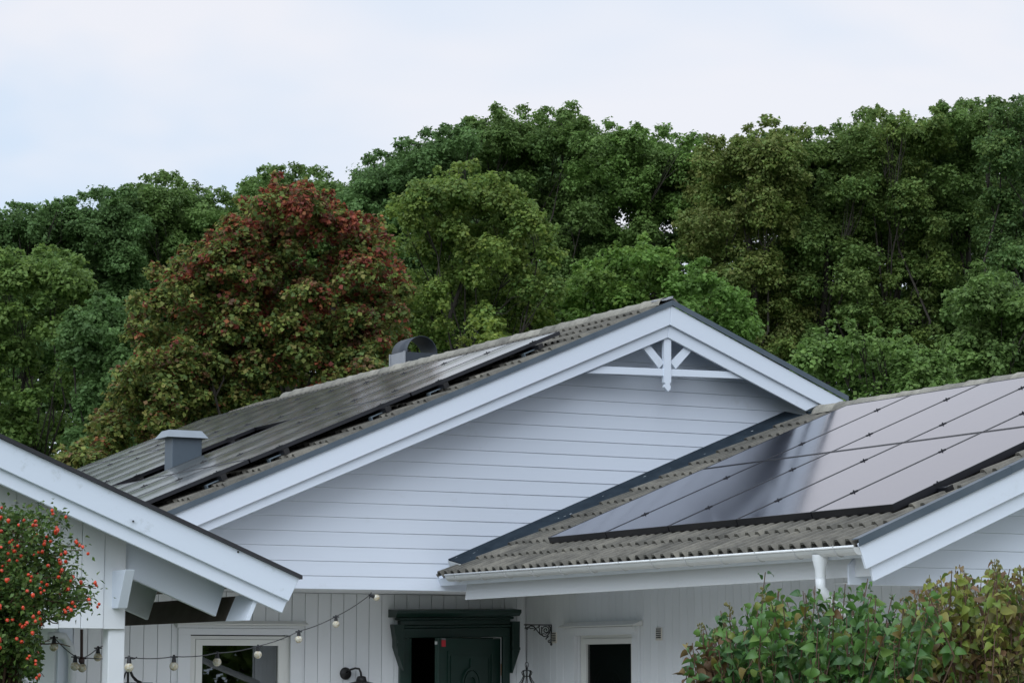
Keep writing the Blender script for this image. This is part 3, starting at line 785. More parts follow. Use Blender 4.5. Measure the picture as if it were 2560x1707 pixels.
def rail(sl, y0, y1, d, n=.05):
    mb = MB(); sl.slab(mb, y0, y1, d - .02, d + .02, n, n + .038)
    mb.build('mounting_rail', 'black_frame', house)
    mb = MB(); sl.slab(mb, y0 - .012, y0 - .001, d - .026, d + .026, n - .005, n + .044); mb.build('rail_end_cap', 'iron', house)
def hook(sl, y, d, n=.05):
    mb = MB(); sl.slab(mb, y - .035, y + .035, d - .02, d + .10, n, n + .008); sl.slab(mb, y - .035, y + .035, d + .092, d + .10, .02, n)
    mb.build('roof_hook', 'hook_metal', house)
for r in range(3):
    for q in (.30, 1.36):
        d = .965 + (r + 1) * PMH - .018 - q
        rail(SM, Y0M - .10, 29.3 if r < 1 else 22.95, d, .09)
        hook(SM, Y0M + .02, d + .04, .09)
        if r == 1: rail(SM, 23.7, 29.3, d, .09)
for r in range(2):
    for q in (.42, 1.30):
        d = .19 + (r + 1) * PWH - .018 - q
        rail(SW, 13.74, 18.72, d); hook(SW, 13.82, d + .04)

# ================================================================== CARPORT
carport = empty('carport', 'white timber carport gable with black roof edge in the left foreground', 'carport', (5.2, 16.5, GROUND))
YC = 15.5; CT = .4108
ctop = lambda x: 1.496 - (x - 4.545) * CT            # top of roof at the front
RXC = 3.0                                             # ridge
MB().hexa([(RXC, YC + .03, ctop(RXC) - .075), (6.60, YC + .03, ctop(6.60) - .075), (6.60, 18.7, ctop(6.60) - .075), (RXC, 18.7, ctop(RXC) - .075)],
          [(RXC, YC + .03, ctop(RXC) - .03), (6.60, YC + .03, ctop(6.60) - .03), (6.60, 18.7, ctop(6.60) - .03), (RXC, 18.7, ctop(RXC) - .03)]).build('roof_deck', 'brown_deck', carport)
MB().hexa([(RXC, YC - .025, ctop(RXC) - .026), (6.646, YC - .025, ctop(6.646) - .026), (6.646, 18.72, ctop(6.646) - .026), (RXC, 18.72, ctop(RXC) - .026)],
          [(RXC, YC - .025, ctop(RXC)), (6.646, YC - .025, ctop(6.646)), (6.646, 18.72, ctop(6.646)), (RXC, 18.72, ctop(RXC))]).build('roof_felt', 'roof_felt', carport)
MB().hexa([(RXC - 3.6, YC - .025, ctop(RXC) - 3.6 * CT - .07), (RXC - .001, YC - .025, ctop(RXC) - .07), (RXC - .001, 18.72, ctop(RXC) - .07), (RXC - 3.6, 18.72, ctop(RXC) - 3.6 * CT - .07)],
          [(RXC - 3.6, YC - .025, ctop(RXC) - 3.6 * CT), (RXC - .001, YC - .025, ctop(RXC)), (RXC - .001, 18.72, ctop(RXC)), (RXC - 3.6, 18.72, ctop(RXC) - 3.6 * CT)]).build('roof_felt', 'roof_felt', carport)
cb = lambda x, o: ctop(x) - o
MB().xz([(RXC, cb(RXC, .0275)), (6.635, .6155), (6.558, .459), (RXC, cb(RXC, .217))], YC, YC + .028).build('barge_board', 'weathered_trim', carport, bevel=.004)
MB().xz([(RXC, cb(RXC, .15)), (6.60, .56), (6.558, .455), (6.524, .379), (RXC, cb(RXC, .31))], YC + .031, YC + .058).build('barge_trim', 'white_trim', carport, bevel=.004)
MB().xz([(RXC, cb(RXC, .03)), (RXC - 3.6, cb(RXC, .03) - 3.6 * CT), (RXC - 3.6, cb(RXC, .31) - 3.6 * CT), (RXC, cb(RXC, .31))], YC, YC + .05).build('barge_board', 'weathered_trim', carport)
# rafters with square cut tails
for i, yy in enumerate((15.905, 17.25, 18.55)):
    MB().xz([(RXC, ctop(RXC) - .08), (6.30, ctop(6.30) - .08), (6.195, .362), (RXC, .362 + (6.195 - RXC) * .405)], yy, yy + .045).build('rafter', 'white_trim', carport, bevel=.003)
# eave board set square to the slope
MB().hexa([(6.272, YC + .06, .332), (6.300, YC + .06, .332), (6.372, YC + .06, .50), (6.345, YC + .06, .50)], [(6.272, 18.68, .332), (6.300, 18.68, .332), (6.372, 18.68, .50), (6.345, 18.68, .50)]).build('eave_board', 'brown_deck', carport)  # brown paints in the shade under the roof
MB().hexa([(6.270, YC + .058, .330), (6.302, YC + .058, .330), (6.374, YC + .058, .502), (6.343, YC + .058, .502)], [(6.270, YC + .42, .330), (6.302, YC + .42, .330), (6.374, YC + .42, .502), (6.343, YC + .42, .502)]).build('eave_board', 'white_trim', carport)  # front length of the same board, painted white as its lit end
# cladding of the gable, board by board
xx = 5.538; k = 0
while xx > RXC - .2:
    w = .153; x0 = xx - w + .003
    f = -.008 * (k % 2)
    MB().xz([(x0, .27 + .002 * (k % 3)), (xx, .27 + .002 * (k % 3)), (xx, ctop(xx) - .08), (x0, ctop(x0) - .08)], 15.876 + f, 15.896 + f).build('cladding_board', 'white_board', carport, bevel=.0025)
    xx -= w; k += 1
MB().hexa([(5.445, 15.755, .405), (5.511, 15.755, .405), (5.511, 18.6, .405), (5.445, 18.6, .405)], [(5.445, 15.62, .655), (5.511, 15.62, .655), (5.511, 18.6, .655), (5.445, 18.6, .655)]).build('wall_plate', 'white_trim', carport, bevel=.003)
for (x0, x1, y0) in ((5.435, 5.549, 15.9), (4.50, 4.61, 15.9), (5.435, 5.549, 18.4)):
    MB().box(x0, x1, y0, y0 + .115, GROUND, .40).build('post', 'white_board', carport, bevel=.004)
MB().tube([(5.448, YC - .0005, .965), (5.448, YC - .012, .965)], .006, 8).build('nail', 'iron', carport)
p = at(595, 1379, YC); MB().tube([(p.x, YC + .002, p.z), (p.x, YC - .006, p.z)], .007, 8).build('knot', 'iron', carport)

# ================================================================== SMALL THINGS ON AND BY THE WALLS
def bulb(parent, c, tilt=None):
    """socket and bulb hanging from cable point c"""
    m = Matrix.Translation(c) @ (tilt.to_matrix().to_4x4() if tilt else Matrix.Identity(4))
    def T(mb): mb.v = [tuple(m @ Vector(v)) for v in mb.v]; return mb
    T(MB().tube([(0, 0, .012), (0, 0, -.006), (0, 0, -.026), (0, 0, -.042)], [.006, .012, .015, .017], 10)).build('socket', 'cable', parent)
    T(MB().tube([(-.028, 0, -.003), (.028, 0, -.003)], .005, 6)).build('cable_clip', 'cable', parent)
    prof = [(.016, -.040)] + [(.031 * math.cos(a), -.066 + .031 * math.sin(a)) for a in [R(55 - 14.5 * k) for k in range(10)]] + [(.001, -.097)]
    T(MB().lathe(prof, (0, 0, 0), 14)).build('bulb', 'bulb_glass', parent, True)
def sag(a, b, n, drop):
    a, b = Vector(a), Vector(b)
    return [a.lerp(b, i / n) + Vector((0, 0, -drop * 4 * (i / n) * (1 - i / n))) for i in range(n + 1)]
st = empty('string_lights', 'string of globe bulbs strung from carport post up to the big gable', 'string lights', (5.55, 15.7, .08))
BP = [(323, 1642, 15.72), (435, 1640, 16.3), (543, 1631, 17.0), (645, 1614, 18.0), (747, 1577, 19.0), (840, 1540, 19.6)]
pts = [at(*b) for b in BP]; endp = at(925, 1486, 19.99)
cab = MB(); allp = [Vector((5.55, 15.66, pts[0].z + .002))]
full = [allp[0]] + pts + [endp]
line = []
for a, b in zip(full, full[1:]): line += sag(a, b, 5, .012)[:-1]
line.append(endp)
cab.tube(line, .0035, 6); cab.build('light_cable', 'cable', st)
for q in pts: bulb(st, q)
bulb(st, endp + Vector((0, 0, -.004)), Matrix.Rotation(R(-72), 3, 'Y').to_euler())
st2 = empty('string_lights', 'short string of globe bulbs under the carport beside rose hips', 'string lights', (5.0, 16.6, .1))
L2 = [(60, 1618, 16.6), (135, 1592, 16.8), (188, 1640, 16.6), (206, 1644, 16.6), (245, 1618, 17.2), (300, 1590, 17.6)]
p2 = [at(*b) for b in L2]
line = []
for a, b in zip(p2, p2[1:]): line += sag(a, b, 4, .01)[:-1]
line.append(p2[-1])
MB().tube(line, .0035, 6).build('light_cable', 'cable', st2)
for q in p2[1:5]: bulb(st2, q)
MB().tube(sag(p2[2], at(262, 1646, 16.9), 4, .004), .0035, 6).build('light_cable', 'cable', st2)
rod = MB().tube([at(204, 1572, 16.6), at(204, 1642, 16.6)], .011, 8); rod.lathe([(.011, .012), (.022, 0), (.022, -.02), (.008, -.035)], at(204, 1646, 16.6), 10)
tag(rod.build('hanging_rod', 'brown_rod'), 'dark brown rod hanging below the carport cladding between bulbs', 'rod')

# scrolled bracket on the wing wall with a hanging crown-shaped lantern
YB = 20.49
bk = empty('wall_bracket', 'black scrolled iron bracket on the white wall right of the door', 'bracket', (X_SIDE, YB, .3))
zf = lambda x, y: at(1150 + x / 8.711, 1540 + y / 8.711, YB)
def bt(pts, r=.005, name='scroll'):
    MB().tube([zf(*p) for p in pts], r, 6).build(name, 'iron', bk)
def spiral(cx, cy, r0, r1, turns, a0=0, n=26):
    return [(cx + (r0 + (r1 - r0) * k / n) * math.cos(a0 + 2 * math.pi * turns * k / n), cy + (r0 + (r1 - r0) * k / n) * math.sin(a0 + 2 * math.pi * turns * k / n)) for k in range(n + 1)]
bt([(1395, 180), (1990, 185)], .006, 'top_bar'); bt([(1990, 175), (1992, 610)], .007, 'back_bar')
bt(spiral(1870, 295, 95, 8, 1.75, R(160)), .005)
bt([(1440, 190), (1425, 240), (1460, 285), (1485, 255)], .006); bt([(1410, 255), (1470, 240), (1540, 205), (1610, 215), (1650, 270), (1740, 380), (1830, 435), (1900, 420), (1950, 350), (1975, 250), (1930, 200)], .006)
bt([(1500, 240), (1540, 262), (1620, 250)], .005); bt([(1660, 255), (1700, 225), (1730, 260), (1735, 340), (1745, 370)], .005)
bt([(1770, 225), (1785, 290), (1775, 360), (1800, 410)], .005); bt([(1800, 370), (1870, 385), (1930, 340)], .004)
bt([(1720, 185), (1725, 235)], .007); bt([(1610, 305), (1640, 270)], .006)
bt([(1930, 430), (1880, 470), (1870, 500)], .006); bt(spiral(1945, 535, 45, 8, 1.2, R(-60), 16), .005)
MB().lathe([(.001, -.014), (.012, -.008), (.013, 0), (.012, .008), (.001, .014)], zf(1990, 605), 8).build('finial', 'iron', bk)
ln = empty('hanging_lantern', 'black wire lantern with crown top hanging on a chain from the scrolled bracket', 'lantern', tuple(zf(1455, 1455)))
ch_top, ch_bot = zf(1455, 300), zf(1455, 1005)
nl = 26
for i in range(nl):
    c = ch_top.lerp(ch_bot, (i + .5) / nl); h = (ch_top - ch_bot).length / nl * .62
    d = Vector((.0035, 0, 0)) if i % 2 else Vector((0, .0035, 0))
    MB().tube([c + Vector((0, 0, h)), c + d, c - Vector((0, 0, h)), c - d, c + Vector((0, 0, h))], .0014, 4).build('chain_link', 'iron', ln)
rc = zf(1455, 1055)
MB().tube([rc + Vector((.0175 * math.cos(a), 0, .026 * math.sin(a))) for a in [2 * math.pi * k / 16 for k in range(17)]], .0028, 6).build('ring', 'iron', ln)
fc = zf(1455, 1130)
MB().lathe([(.002, .035), (.006, .02), (.004, .012), (.011, .002), (.011, -.006), (.004, -.014), (.006, -.022)], fc, 10).build('finial', 'iron', ln)
mpx = (zf(1556, 1200) - zf(1455, 1200)).x
for k in range(8):
    a = 2 * math.pi * (k + .5) / 8
    prof = [(.12, 1165), (.75, 1180), (1.0, 1215), (.85, 1255), (.68, 1300), (.95, 1370), (1.5, 1470), (2.1, 1590), (2.4, 1720), (2.4, 2000)]
    MB().tube([Vector((fc.x + mpx * r * math.cos(a), fc.y + mpx * r * math.sin(a), zf(1455, yy).z)) for r, yy in prof], .0042, 5).build('wire', 'iron', ln)
for yy, r in ((1300, .68), (1720, 2.4), (2000, 2.4)):
    z = zf(1455, yy).z
    MB().tube([Vector((fc.x + mpx * r * math.cos(a), fc.y + mpx * r * math.sin(a), z)) for a in [2 * math.pi * k / 16 for k in range(17)]], .005, 6).build('hoop', 'iron', ln)

# barn lamp left of the door
lp = empty('wall_lamp', 'black gooseneck barn lamp on the white boarded wall left of the door', 'lamp', (9.46, Y_WALL, -.03))
MB().lathe([(.001, -.022), (.045, -.022), (.056, -.012), (.057, -.001)], (9.455, Y_WALL, -.03), 20, 'y').build('wall_plate', 'iron', lp, True)
MB().tube([(9.46, Y_WALL - .02, -.02), (9.475, Y_WALL - .07, .005), (9.50, Y_WALL - .12, .018), (9.525, Y_WALL - .15, .012), (9.535, Y_WALL - .165, -.02), (9.538, Y_WALL - .17, -.06)], .010, 8).build('gooseneck', 'iron', lp, True)
MB().lathe([(.010, .0), (.038, -.008), (.046, -.03), (.05, -.05), (.10, -.062), (.135, -.075), (.14, -.085), (.13, -.083)], (9.54, Y_WALL - .17, -.05), 24).build('lamp_shade', 'iron', lp, True)
MB().lathe([(.05, -.09), (.055, -.14), (.045, -.20), (.001, -.21)], (9.54, Y_WALL - .17, -.05), 16).build('lamp_glass', 'bulb_glass', lp, True)

# lantern standing by the post
l2 = empty('post_lantern', 'black lantern with curved roof straps beside the carport post', 'lantern', tuple(at(333, 1707, 16.3)))
zg = lambda x, y, Y=16.3: at(150 + x / 5.107, 1400 + y / 5.107, Y)
MB().tube([zg(868, 1320), zg(866, 1560)], .008, 6).build('stem', 'iron', l2)
for pp in ([(895, 1410), (915, 1470), (960, 1530), (1030, 1565)], [(860, 1400), (835, 1440), (815, 1500), (790, 1565)], [(900, 1405), (935, 1480), (985, 1530), (1040, 1555)]):
    MB().tube([zg(*q) for q in pp], .006, 6).build('roof_strap', 'iron', l2)
c = zg(905, 1580)
MB().box(c.x - .115, c.x + .115, c.y - .115, c.y + .115, c.z - .012, c.z + .012).build('roof_plate', 'iron', l2)
for sx in (-1, 1):
    for sy in (-1, 1): MB().box(c.x + sx * .10 - .008, c.x + sx * .10 + .008, c.y + sy * .10 - .008, c.y + sy * .10 + .008, c.z - .35, c.z - .013).build('corner_bar', 'iron', l2)
MB().box(c.x - .115, c.x + .115, c.y - .115, c.y + .115, c.z - .375, c.z - .351).build('base_plate', 'iron', l2)

# pale outbuilding and handrail glimpsed under the carport
sb = MB().box(2.0, 7.4, 31.0, 34.0, GROUND, 1.0).build('outbuilding', None)
sb.data.materials.append(MAT['shed_white']); tag(sb, 'pale outbuilding wall glimpsed behind the rose hips', 'building')
hr = MB().tube([at(10, 1640, 15.2), at(85, 1720, 15.2)], .02, 8); q = at(85, 1720, 15.2); hr.tube([q, (q.x, q.y, GROUND)], .02, 8)
tag(hr.build('handrail', 'grey_metal'), 'sloping grey handrail at the bottom left corner', 'handrail')

# ================================================================== TREES
def unit(v): return v / np.maximum(np.linalg.norm(v, axis=1, keepdims=True), 1e-9)
LEAF_Q = (np.array([(0, 0, 0), (.5, .42, .10), (0, 1.0, -.06), (-.5, .42, .10)]), [(0, 1, 2, 3)])
LEAF_T = (np.array([(0, -.05, 0), (.48, .62, .08), (-.44, .72, .02)]), [(0, 1, 2)])
MAPLE = (np.array([(0, 0, 0), (.34, .02, -.05), (.62, .36, -.12), (.26, .44, .0), (.0, 1.0, -.16), (-.26, .44, .0), (-.62, .36, -.12), (-.34, .02, -.05)]), [(0, 1, 2, 3), (0, 3, 4, 5), (0, 5, 6, 7)])
def heart(bend):
    """heart shaped leaf folded along its midrib and curling down to a pointed tip"""
    ys = [0, .10, .26, .45, .66, .85, 1.0]; ws = [.05, .25, .34, .31, .21, .09, 0]
    v, f = [], []
    for y, w in zip(ys, ws):
        a = bend * y * 1.25; cy = math.sin(a) / max(bend * 1.25, 1e-3); cz = -(1 - math.cos(a)) / max(bend * 1.25, 1e-3)
        lift = w * .55
        v += [(-w, cy, cz + lift), (0, cy, cz), (w, cy, cz + lift)]
    for i in range(len(ys) - 1):
        o = 3 * i
        if i == len(ys) - 2: f += [(o, o + 1, o + 4), (o + 1, o + 2, o + 4)]
        else: f += [(o, o + 1, o + 4, o + 3), (o + 1, o + 2, o + 5, o + 4)]
    return np.array(v), f
def frames(n, up, spin):
    """rotation matrices whose third column is n"""
    a = np.where(np.abs(n[:, 2:3]) < .95, np.array([[0, 0, 1.0]]), np.array([[1.0, 0, 0]]))
    u = unit(np.cross(a, n)); w = np.cross(n, u)
    c, s = np.cos(spin)[:, None], np.sin(spin)[:, None]
    x = u * c + w * s; y = -u * s + w * c
    return np.stack([x, y, n], axis=2)
def leaf_mesh(name, tmpl, pos, rot, size, colour, mat):
    tv, tf = tmpl
    k = len(tv); n = len(pos)
    V = np.einsum('nij,kj->nki', rot, tv) * size[:, None, None] + pos[:, None, :]
    V = V.reshape(-1, 3).astype(np.float32)
    loops = []; starts = []; tot = 0
    one = []; lens = []
    for f in tf: one += list(f); lens.append(len(f))
    one = np.array(one); lens = np.array(lens)
    L = (one[None, :] + (np.arange(n) * k)[:, None]).reshape(-1)
    lt = np.tile(lens, n); ls = np.concatenate([[0], np.cumsum(lt)[:-1]])
    me = bpy.data.meshes.new(name)
    me.vertices.add(n * k); me.vertices.foreach_set('co', V.reshape(-1))
    me.loops.add(len(L)); me.loops.foreach_set('vertex_index', L.astype(np.int32))
    me.polygons.add(len(lt)); me.polygons.foreach_set('loop_start', ls.astype(np.int32)); me.polygons.foreach_set('loop_total', lt.astype(np.int32))
    me.update(calc_edges=True)
    at_ = me.attributes.new('leaf_colour', 'FLOAT_COLOR', 'POINT')
    C = np.ones((n, k, 4), np.float32); C[:, :, :3] = colour[:, None, :]
    at_.data.foreach_set('color', C.reshape(-1))
    me.materials.append(MAT[mat])
    if k > 10: me.polygons.foreach_set('use_smooth', [True] * len(lt))
    return me
def mixcol(cols, n, jitter=.18):
    cols = np.array(cols); i = RNG.integers(0, len(cols), n); j = RNG.integers(0, len(cols), n); t = RNG.random((n, 1))
    c = cols[i] * (1 - t) + cols[j] * t
    return np.clip(c * (1 + RNG.normal(0, jitter, (n, 1))), .004, .9)
def lobed_crown(lobes, dens, leaf, squash=.85):
    """every lobe is a cluster of small leaf clumps; returns positions, normals, sizes, lobe and clump index"""
    P, Nn, S, LI, SI, SC = [], [], [], [], [], []; ns = 0
    for i, (c, r) in enumerate(lobes):
        n = int(dens * r * r); m = 15
        d = unit(RNG.normal(size=(m, 3)) + np.array([0, 0, .25]))
        sc = np.array(c)[None, :] + d * (r * RNG.uniform(.35, .95, (m, 1))) * np.array([[1, 1, squash]])
        sr = r * RNG.uniform(.24, .46, m)
        j = RNG.integers(0, m, n)
        e = unit(RNG.normal(size=(n, 3)) + np.array([0, 0, .15]))
        rad = sr[j] * (.35 + .85 * RNG.random(n) ** .6)
        p = sc[j] + e * rad[:, None] * np.array([[1.1, 1.1, .8]])
        nn = unit(e * .5 + d[j] * .35 + np.array([[0, 0, .7]]) + RNG.normal(0, .5, (n, 3)))
        P.append(p); Nn.append(nn); S.append(leaf * RNG.uniform(.65, 1.3, n)); LI.append(np.full(n, i)); SI.append(j + ns); SC.append(sc); ns += m
    return np.concatenate(P), np.concatenate(Nn), np.concatenate(S), np.concatenate(LI), np.concatenate(SI), np.concatenate(SC)
def limb_path(a, b, n=5, wob=.12):
    a, b = np.array(a, float), np.array(b, float); L = np.linalg.norm(b - a)
    out = []
    for i in range(n + 1):
        t = i / n; p = a * (1 - t) + b * t; p[2] += L * .10 * math.sin(math.pi * t) * .6
        if 0 < i < n: p += RNG.normal(0, wob * L / n, 3)
        out.append(tuple(p))
    return out
def tree(name, label, base, lobes, palette, leaf=.16, dens=620, group=None, tr=.16, tmpl=LEAF_Q, colour_fn=None, limbs=.09, trunk_top=None):
    t = empty(name, label, 'tree', tuple(base), group)
    base = np.array(base, float)
    cs = np.array([c for c, r in lobes]); top = trunk_top if trunk_top is not None else cs.mean(axis=0)
    path = limb_path(base, top, 6, .10)
    MB().tube(path, [tr * (1 - .75 * i / 6) for i in range(7)], 8).build('trunk', 'bark', t, True)
    if limbs:
        mb = MB()
        for c, r in lobes:
            if RNG.random() > limbs: continue
            k = min(5, max(2, int(2 + 3 * RNG.random()))); st_ = path[k]
            lp_ = limb_path(st_, c, 4, .16); r0 = tr * (.34 - .04 * k)
            mb.tube(lp_, [max(.012, r0 * (1 - .8 * i / 4)) for i in range(5)], 5, False)
            for q in range(3):      # twigs inside the lobe
                d = unit(RNG.normal(size=(1, 3)))[0] + np.array([0, 0, .3])
                mb.tube(limb_path(lp_[3], np.array(c) + d * r * .8, 3, .2), [.02, .014, .01, .006], 4, False)
        mb.build('branches', 'bark', t)
    P, Nn, S, LI, SI, SC = lobed_crown(lobes, dens, leaf)
    rot = frames(Nn, None, RNG.uniform(0, 2 * math.pi, len(P)))
    if colour_fn is None:
        lt = RNG.normal(1, .10, (len(lobes), 1)); pal = mixcol(palette, len(lobes), .05)
        col = mixcol(palette, len(P)) * .5 + pal[LI] * .25 + mixcol(palette, len(SC), .12)[SI] * .25; col *= lt[LI]
    else: col = colour_fn(P, SI, SC)
    me = leaf_mesh('crown', tmpl, P, rot, S, np.clip(col, .003, .9), 'tree_leaf')
    o = link('crown', me, t); o['kind'] = 'stuff'
    return t
K = 2560 / 2352.0
def lobes_in(x0, x1, prof, ybot, D, n, rpx, spread=2.2, keep=.5):
    """lobes filling a crown whose skyline is prof (display pixels), at distance D"""
    out = []; ppm = F_PX / D
    xs = np.array([p[0] for p in prof]); yt = np.array([p[1] for p in prof])
    for i in range(n):
        r = RNG.uniform(*rpx)
        x = RNG.uniform(x0 + r * .4, x1 - r * .4)
        top = np.interp(x, xs, yt) + r * .95
        u = RNG.random()
        y = top + (ybot - top) * u
        if i < n * .16: y = top + RNG.uniform(-6, r * .5)
        elif i < n * .34:          # sprigs breaking the skyline
            r = RNG.uniform(9, 20); y = np.interp(x, xs, yt) + RNG.uniform(-20, 14)
        v = atD(x * K, y * K, D + RNG.uniform(-spread, spread))
        out.append((tuple(v), r * K / ppm))
    return out
OAK = [(.050, .080, .024), (.064, .098, .030), (.042, .068, .024), (.076, .104, .034)]
OAKB = [(.042, .072, .027), (.052, .086, .031), (.036, .062, .025), (.062, .094, .036)]
OLIVE = [(.070, .085, .022), (.085, .100, .028), (.060, .070, .024), (.10, .09, .035)]
YELL = [(.072, .098, .020), (.090, .110, .024), (.060, .086, .022), (.105, .11, .028)]
BRIGHT = [(.058, .100, .024), (.070, .116, .028), (.050, .086, .024)]
SKY = [(-80, 490), (0, 482), (100, 474), (200, 455), (290, 440), (350, 418), (410, 408), (440, 430), (520, 452), (560, 430), (600, 392), (640, 385), (700, 393), (750, 405), (800, 424), (830, 390), (880, 350), (950, 325), (1000, 302), (1050, 290), (1100, 275), (1150, 253), (1250, 262), (1310, 255), (1370, 280), (1420, 295), (1480, 288), (1540, 315), (1600, 320), (1660, 332), (1720, 300), (1760, 278), (1800, 300), (1860, 312), (1900, 300), (1950, 280), (2020, 248), (2080, 270), (2130, 270), (2180, 245), (2240, 240), (2300, 243), (2352, 222), (2460, 215)]
for _p in (OAK, OAKB, OLIVE, YELL, BRIGHT): _p[:] = [tuple(c * m_ for c, m_ in zip(q, (2.65, 2.8, 2.4))) for q in _p]
SKY = [(x, y + 11) for x, y in SKY]
GT = 'oak trees along the skyline'
def base_at(x, D): v = atD(x * K, 1500 * K, D); return (v.x, v.y, GROUND)
oaks = [(-70, 150, 820, OAKB, 'dark green oak at the left edge of the photo'),
        (100, 330, 860, OAKB, 'blue-green oak at the far left, second from the edge'),
        (270, 545, 860, OAK, 'tall dark oak left of the red maple with gaps of sky'),
        (540, 800, 700, OAK, 'oak top showing just behind the red maple crown'),
        (790, 1100, 760, OAKB, 'pale green oak rising behind the yellow-green tree'),
        (1060, 1400, 760, OAK, 'broad oak forming the high point of the middle skyline'),
        (1370, 1640, 800, BRIGHT[:2] + OAK, 'bright green oak behind the gable apex'),
        (1570, 1850, 820, OLIVE + OAK[:2], 'olive green oak right of the gable apex'),
        (1800, 2010, 820, OAK + OLIVE[:1], 'oak behind the meeting of the two roofs'),
        (1960, 2180, 820, OLIVE[:2] + OAK, 'oak with thin ragged top on the right skyline'),
        (2140, 2300, 840, OAK, 'oak above the right roof ridge'),
        (2260, 2440, 860, OAKB + OLIVE[:1], 'tallest dark oak at the right edge')]
for i, (x0, x1, yb, pal, lab) in enumerate(oaks):
    D = 108 + (i * 37 % 7)
    w = x1 - x0
    tree('oak_tree', lab, base_at((x0 + x1) / 2, D), lobes_in(x0, x1, SKY, yb, D, int(w / 1.75), (24, 56), 3.2), pal, .165, 1150, GT, .34, LEAF_T)
# trees deeper in the wood, their crowns closing the gaps behind the skyline row
deep = [(-80, 160, 'shaded tree deep in the wood at the left edge'), (120, 350, 'shaded tree deep in the wood, far left'), (310, 560, 'shaded tree deep in the wood just left of the maple'), (520, 800, 'shaded tree in the wood behind the maple crown'), (780, 1080, 'shaded tree in the wood behind the yellow-green tree'), (1040, 1330, 'shaded tree in the wood left of the gable apex'), (1290, 1560, 'shaded tree in the wood directly behind the gable apex'), (1520, 1800, 'shaded tree in the wood behind the right barge board'), (1760, 2000, 'shaded tree in the wood behind the rounded bush'), (1960, 2200, 'shaded tree in the wood above the valley of the roofs'), (2160, 2440, 'shaded tree in the wood above the right ridge')]
for i, (x0, x1, lab) in enumerate(deep):
    D = 120 + i % 3
    tree('oak_tree', lab, base_at((x0 + x1) / 2, D), lobes_in(x0, x1, [(x, y + 45) for x, y in SKY], 1020, D, int((x1 - x0) / 1.55), (34, 62), 3.5), OAKB, .26, 420, 'shaded trees in the wood', .3, LEAF_T, limbs=False)
# nearer broadleaf trees
tree('birch_tree', 'large yellow-green tree in the middle right of the maple', base_at(1070, 80), lobes_in(870, 1290, [(870, 520), (930, 440), (1000, 410), (1080, 390), (1150, 410), (1210, 470), (1290, 580)], 800, 80, 170, (22, 52), 2.6), YELL + OAK, .12, 1500, None, .2)
tree('lime_tree', 'fresh green tree clump left of the gable apex', base_at(1440, 84), lobes_in(1290, 1570, [(1290, 640), (1380, 590), (1480, 552), (1570, 610)], 760, 84, 66, (22, 46), 2), BRIGHT + YELL[:1], .135, 1250, None, .14)
tree('lime_tree', 'bright green tree leaning over the right side of the gable apex', base_at(1620, 82), lobes_in(1530, 1745, [(1530, 640), (1600, 600), (1680, 660), (1745, 720)], 800, 82, 52, (20, 44), 2), BRIGHT, .135, 1250, None, .14)
tree('hazel_bush', 'rounded dark green bush above the right end of the big gable', base_at(2000, 66), lobes_in(1815, 2205, [(1815, 830), (1880, 770), (1960, 745), (2060, 770), (2140, 800), (2205, 830)], 930, 66, 85, (22, 46), 1.5), OAK + BRIGHT[:1], .11, 1800, None, .12)
tree('hazel_bush', 'green tree standing between dark oak and right roof ridge', base_at(2260, 78), lobes_in(2170, 2400, [(2170, 700), (2250, 630), (2330, 650), (2400, 680)], 890, 78, 85, (22, 48), 2), OAK, .13, 1300, None, .14)
tree('hazel_bush', 'small yellow-green bush peeping over the ridge beside the vent hood', base_at(1100, 42), lobes_in(1030, 1170, [(1030, 785), (1080, 755), (1130, 752), (1170, 785)], 820, 42, 16, (16, 30), .6), YELL, .07, 3000, None, .08)
tree('lime_tree', 'yellowish green tree at the far left in front of the oaks', base_at(90, 80), lobes_in(-60, 210, [(-60, 620), (40, 590), (110, 575), (210, 640)], 1130, 80, 150, (24, 52), 2.4), YELL[:1] + OAK, .13, 1300, None, .18)
tree('lime_tree', 'dark green tree between the far left trees and the maple', base_at(230, 76), lobes_in(150, 330, [(150, 740), (230, 690), (330, 720)], 1130, 76, 110, (24, 50), 2), OAKB, .13, 1300, None, .16)
# maple turning red
ML = lobes_in(500, 900, [(500, 545), (560, 480), (640, 418), (720, 440), (800, 490), (870, 530), (900, 580)], 880, 41, 150, (24, 52), 1.4)
ML += lobes_in(300, 560, [(300, 700), (330, 640), (400, 610), (480, 560), (560, 500)], 970, 41, 105, (24, 52), 1.3)
ML += lobes_in(120, 480, [(120, 1050), (200, 1010), (260, 900), (300, 820), (480, 800)], 1080, 40, 85, (22, 46), 1.0)
ML += lobes_in(420, 900, [(420, 720), (900, 700)], 980, 40.4, 75, (24, 48), .8)
ML += lobes_in(780, 940, [(780, 560), (860, 540), (940, 640)], 830, 41, 34, (20, 42), 1.0)
MK = 1.9
RED = MK * np.array([(.17, .046, .026), (.14, .034, .024), (.20, .074, .030), (.115, .036, .028)]); MGR = 2.3 * np.array([(.085, .105, .024), (.065, .092, .024), (.10, .112, .028), (.115, .105, .032), (.052, .078, .024)])
BRN = MK * np.array([(.11, .06, .032), (.13, .075, .035), (.085, .05, .03)])
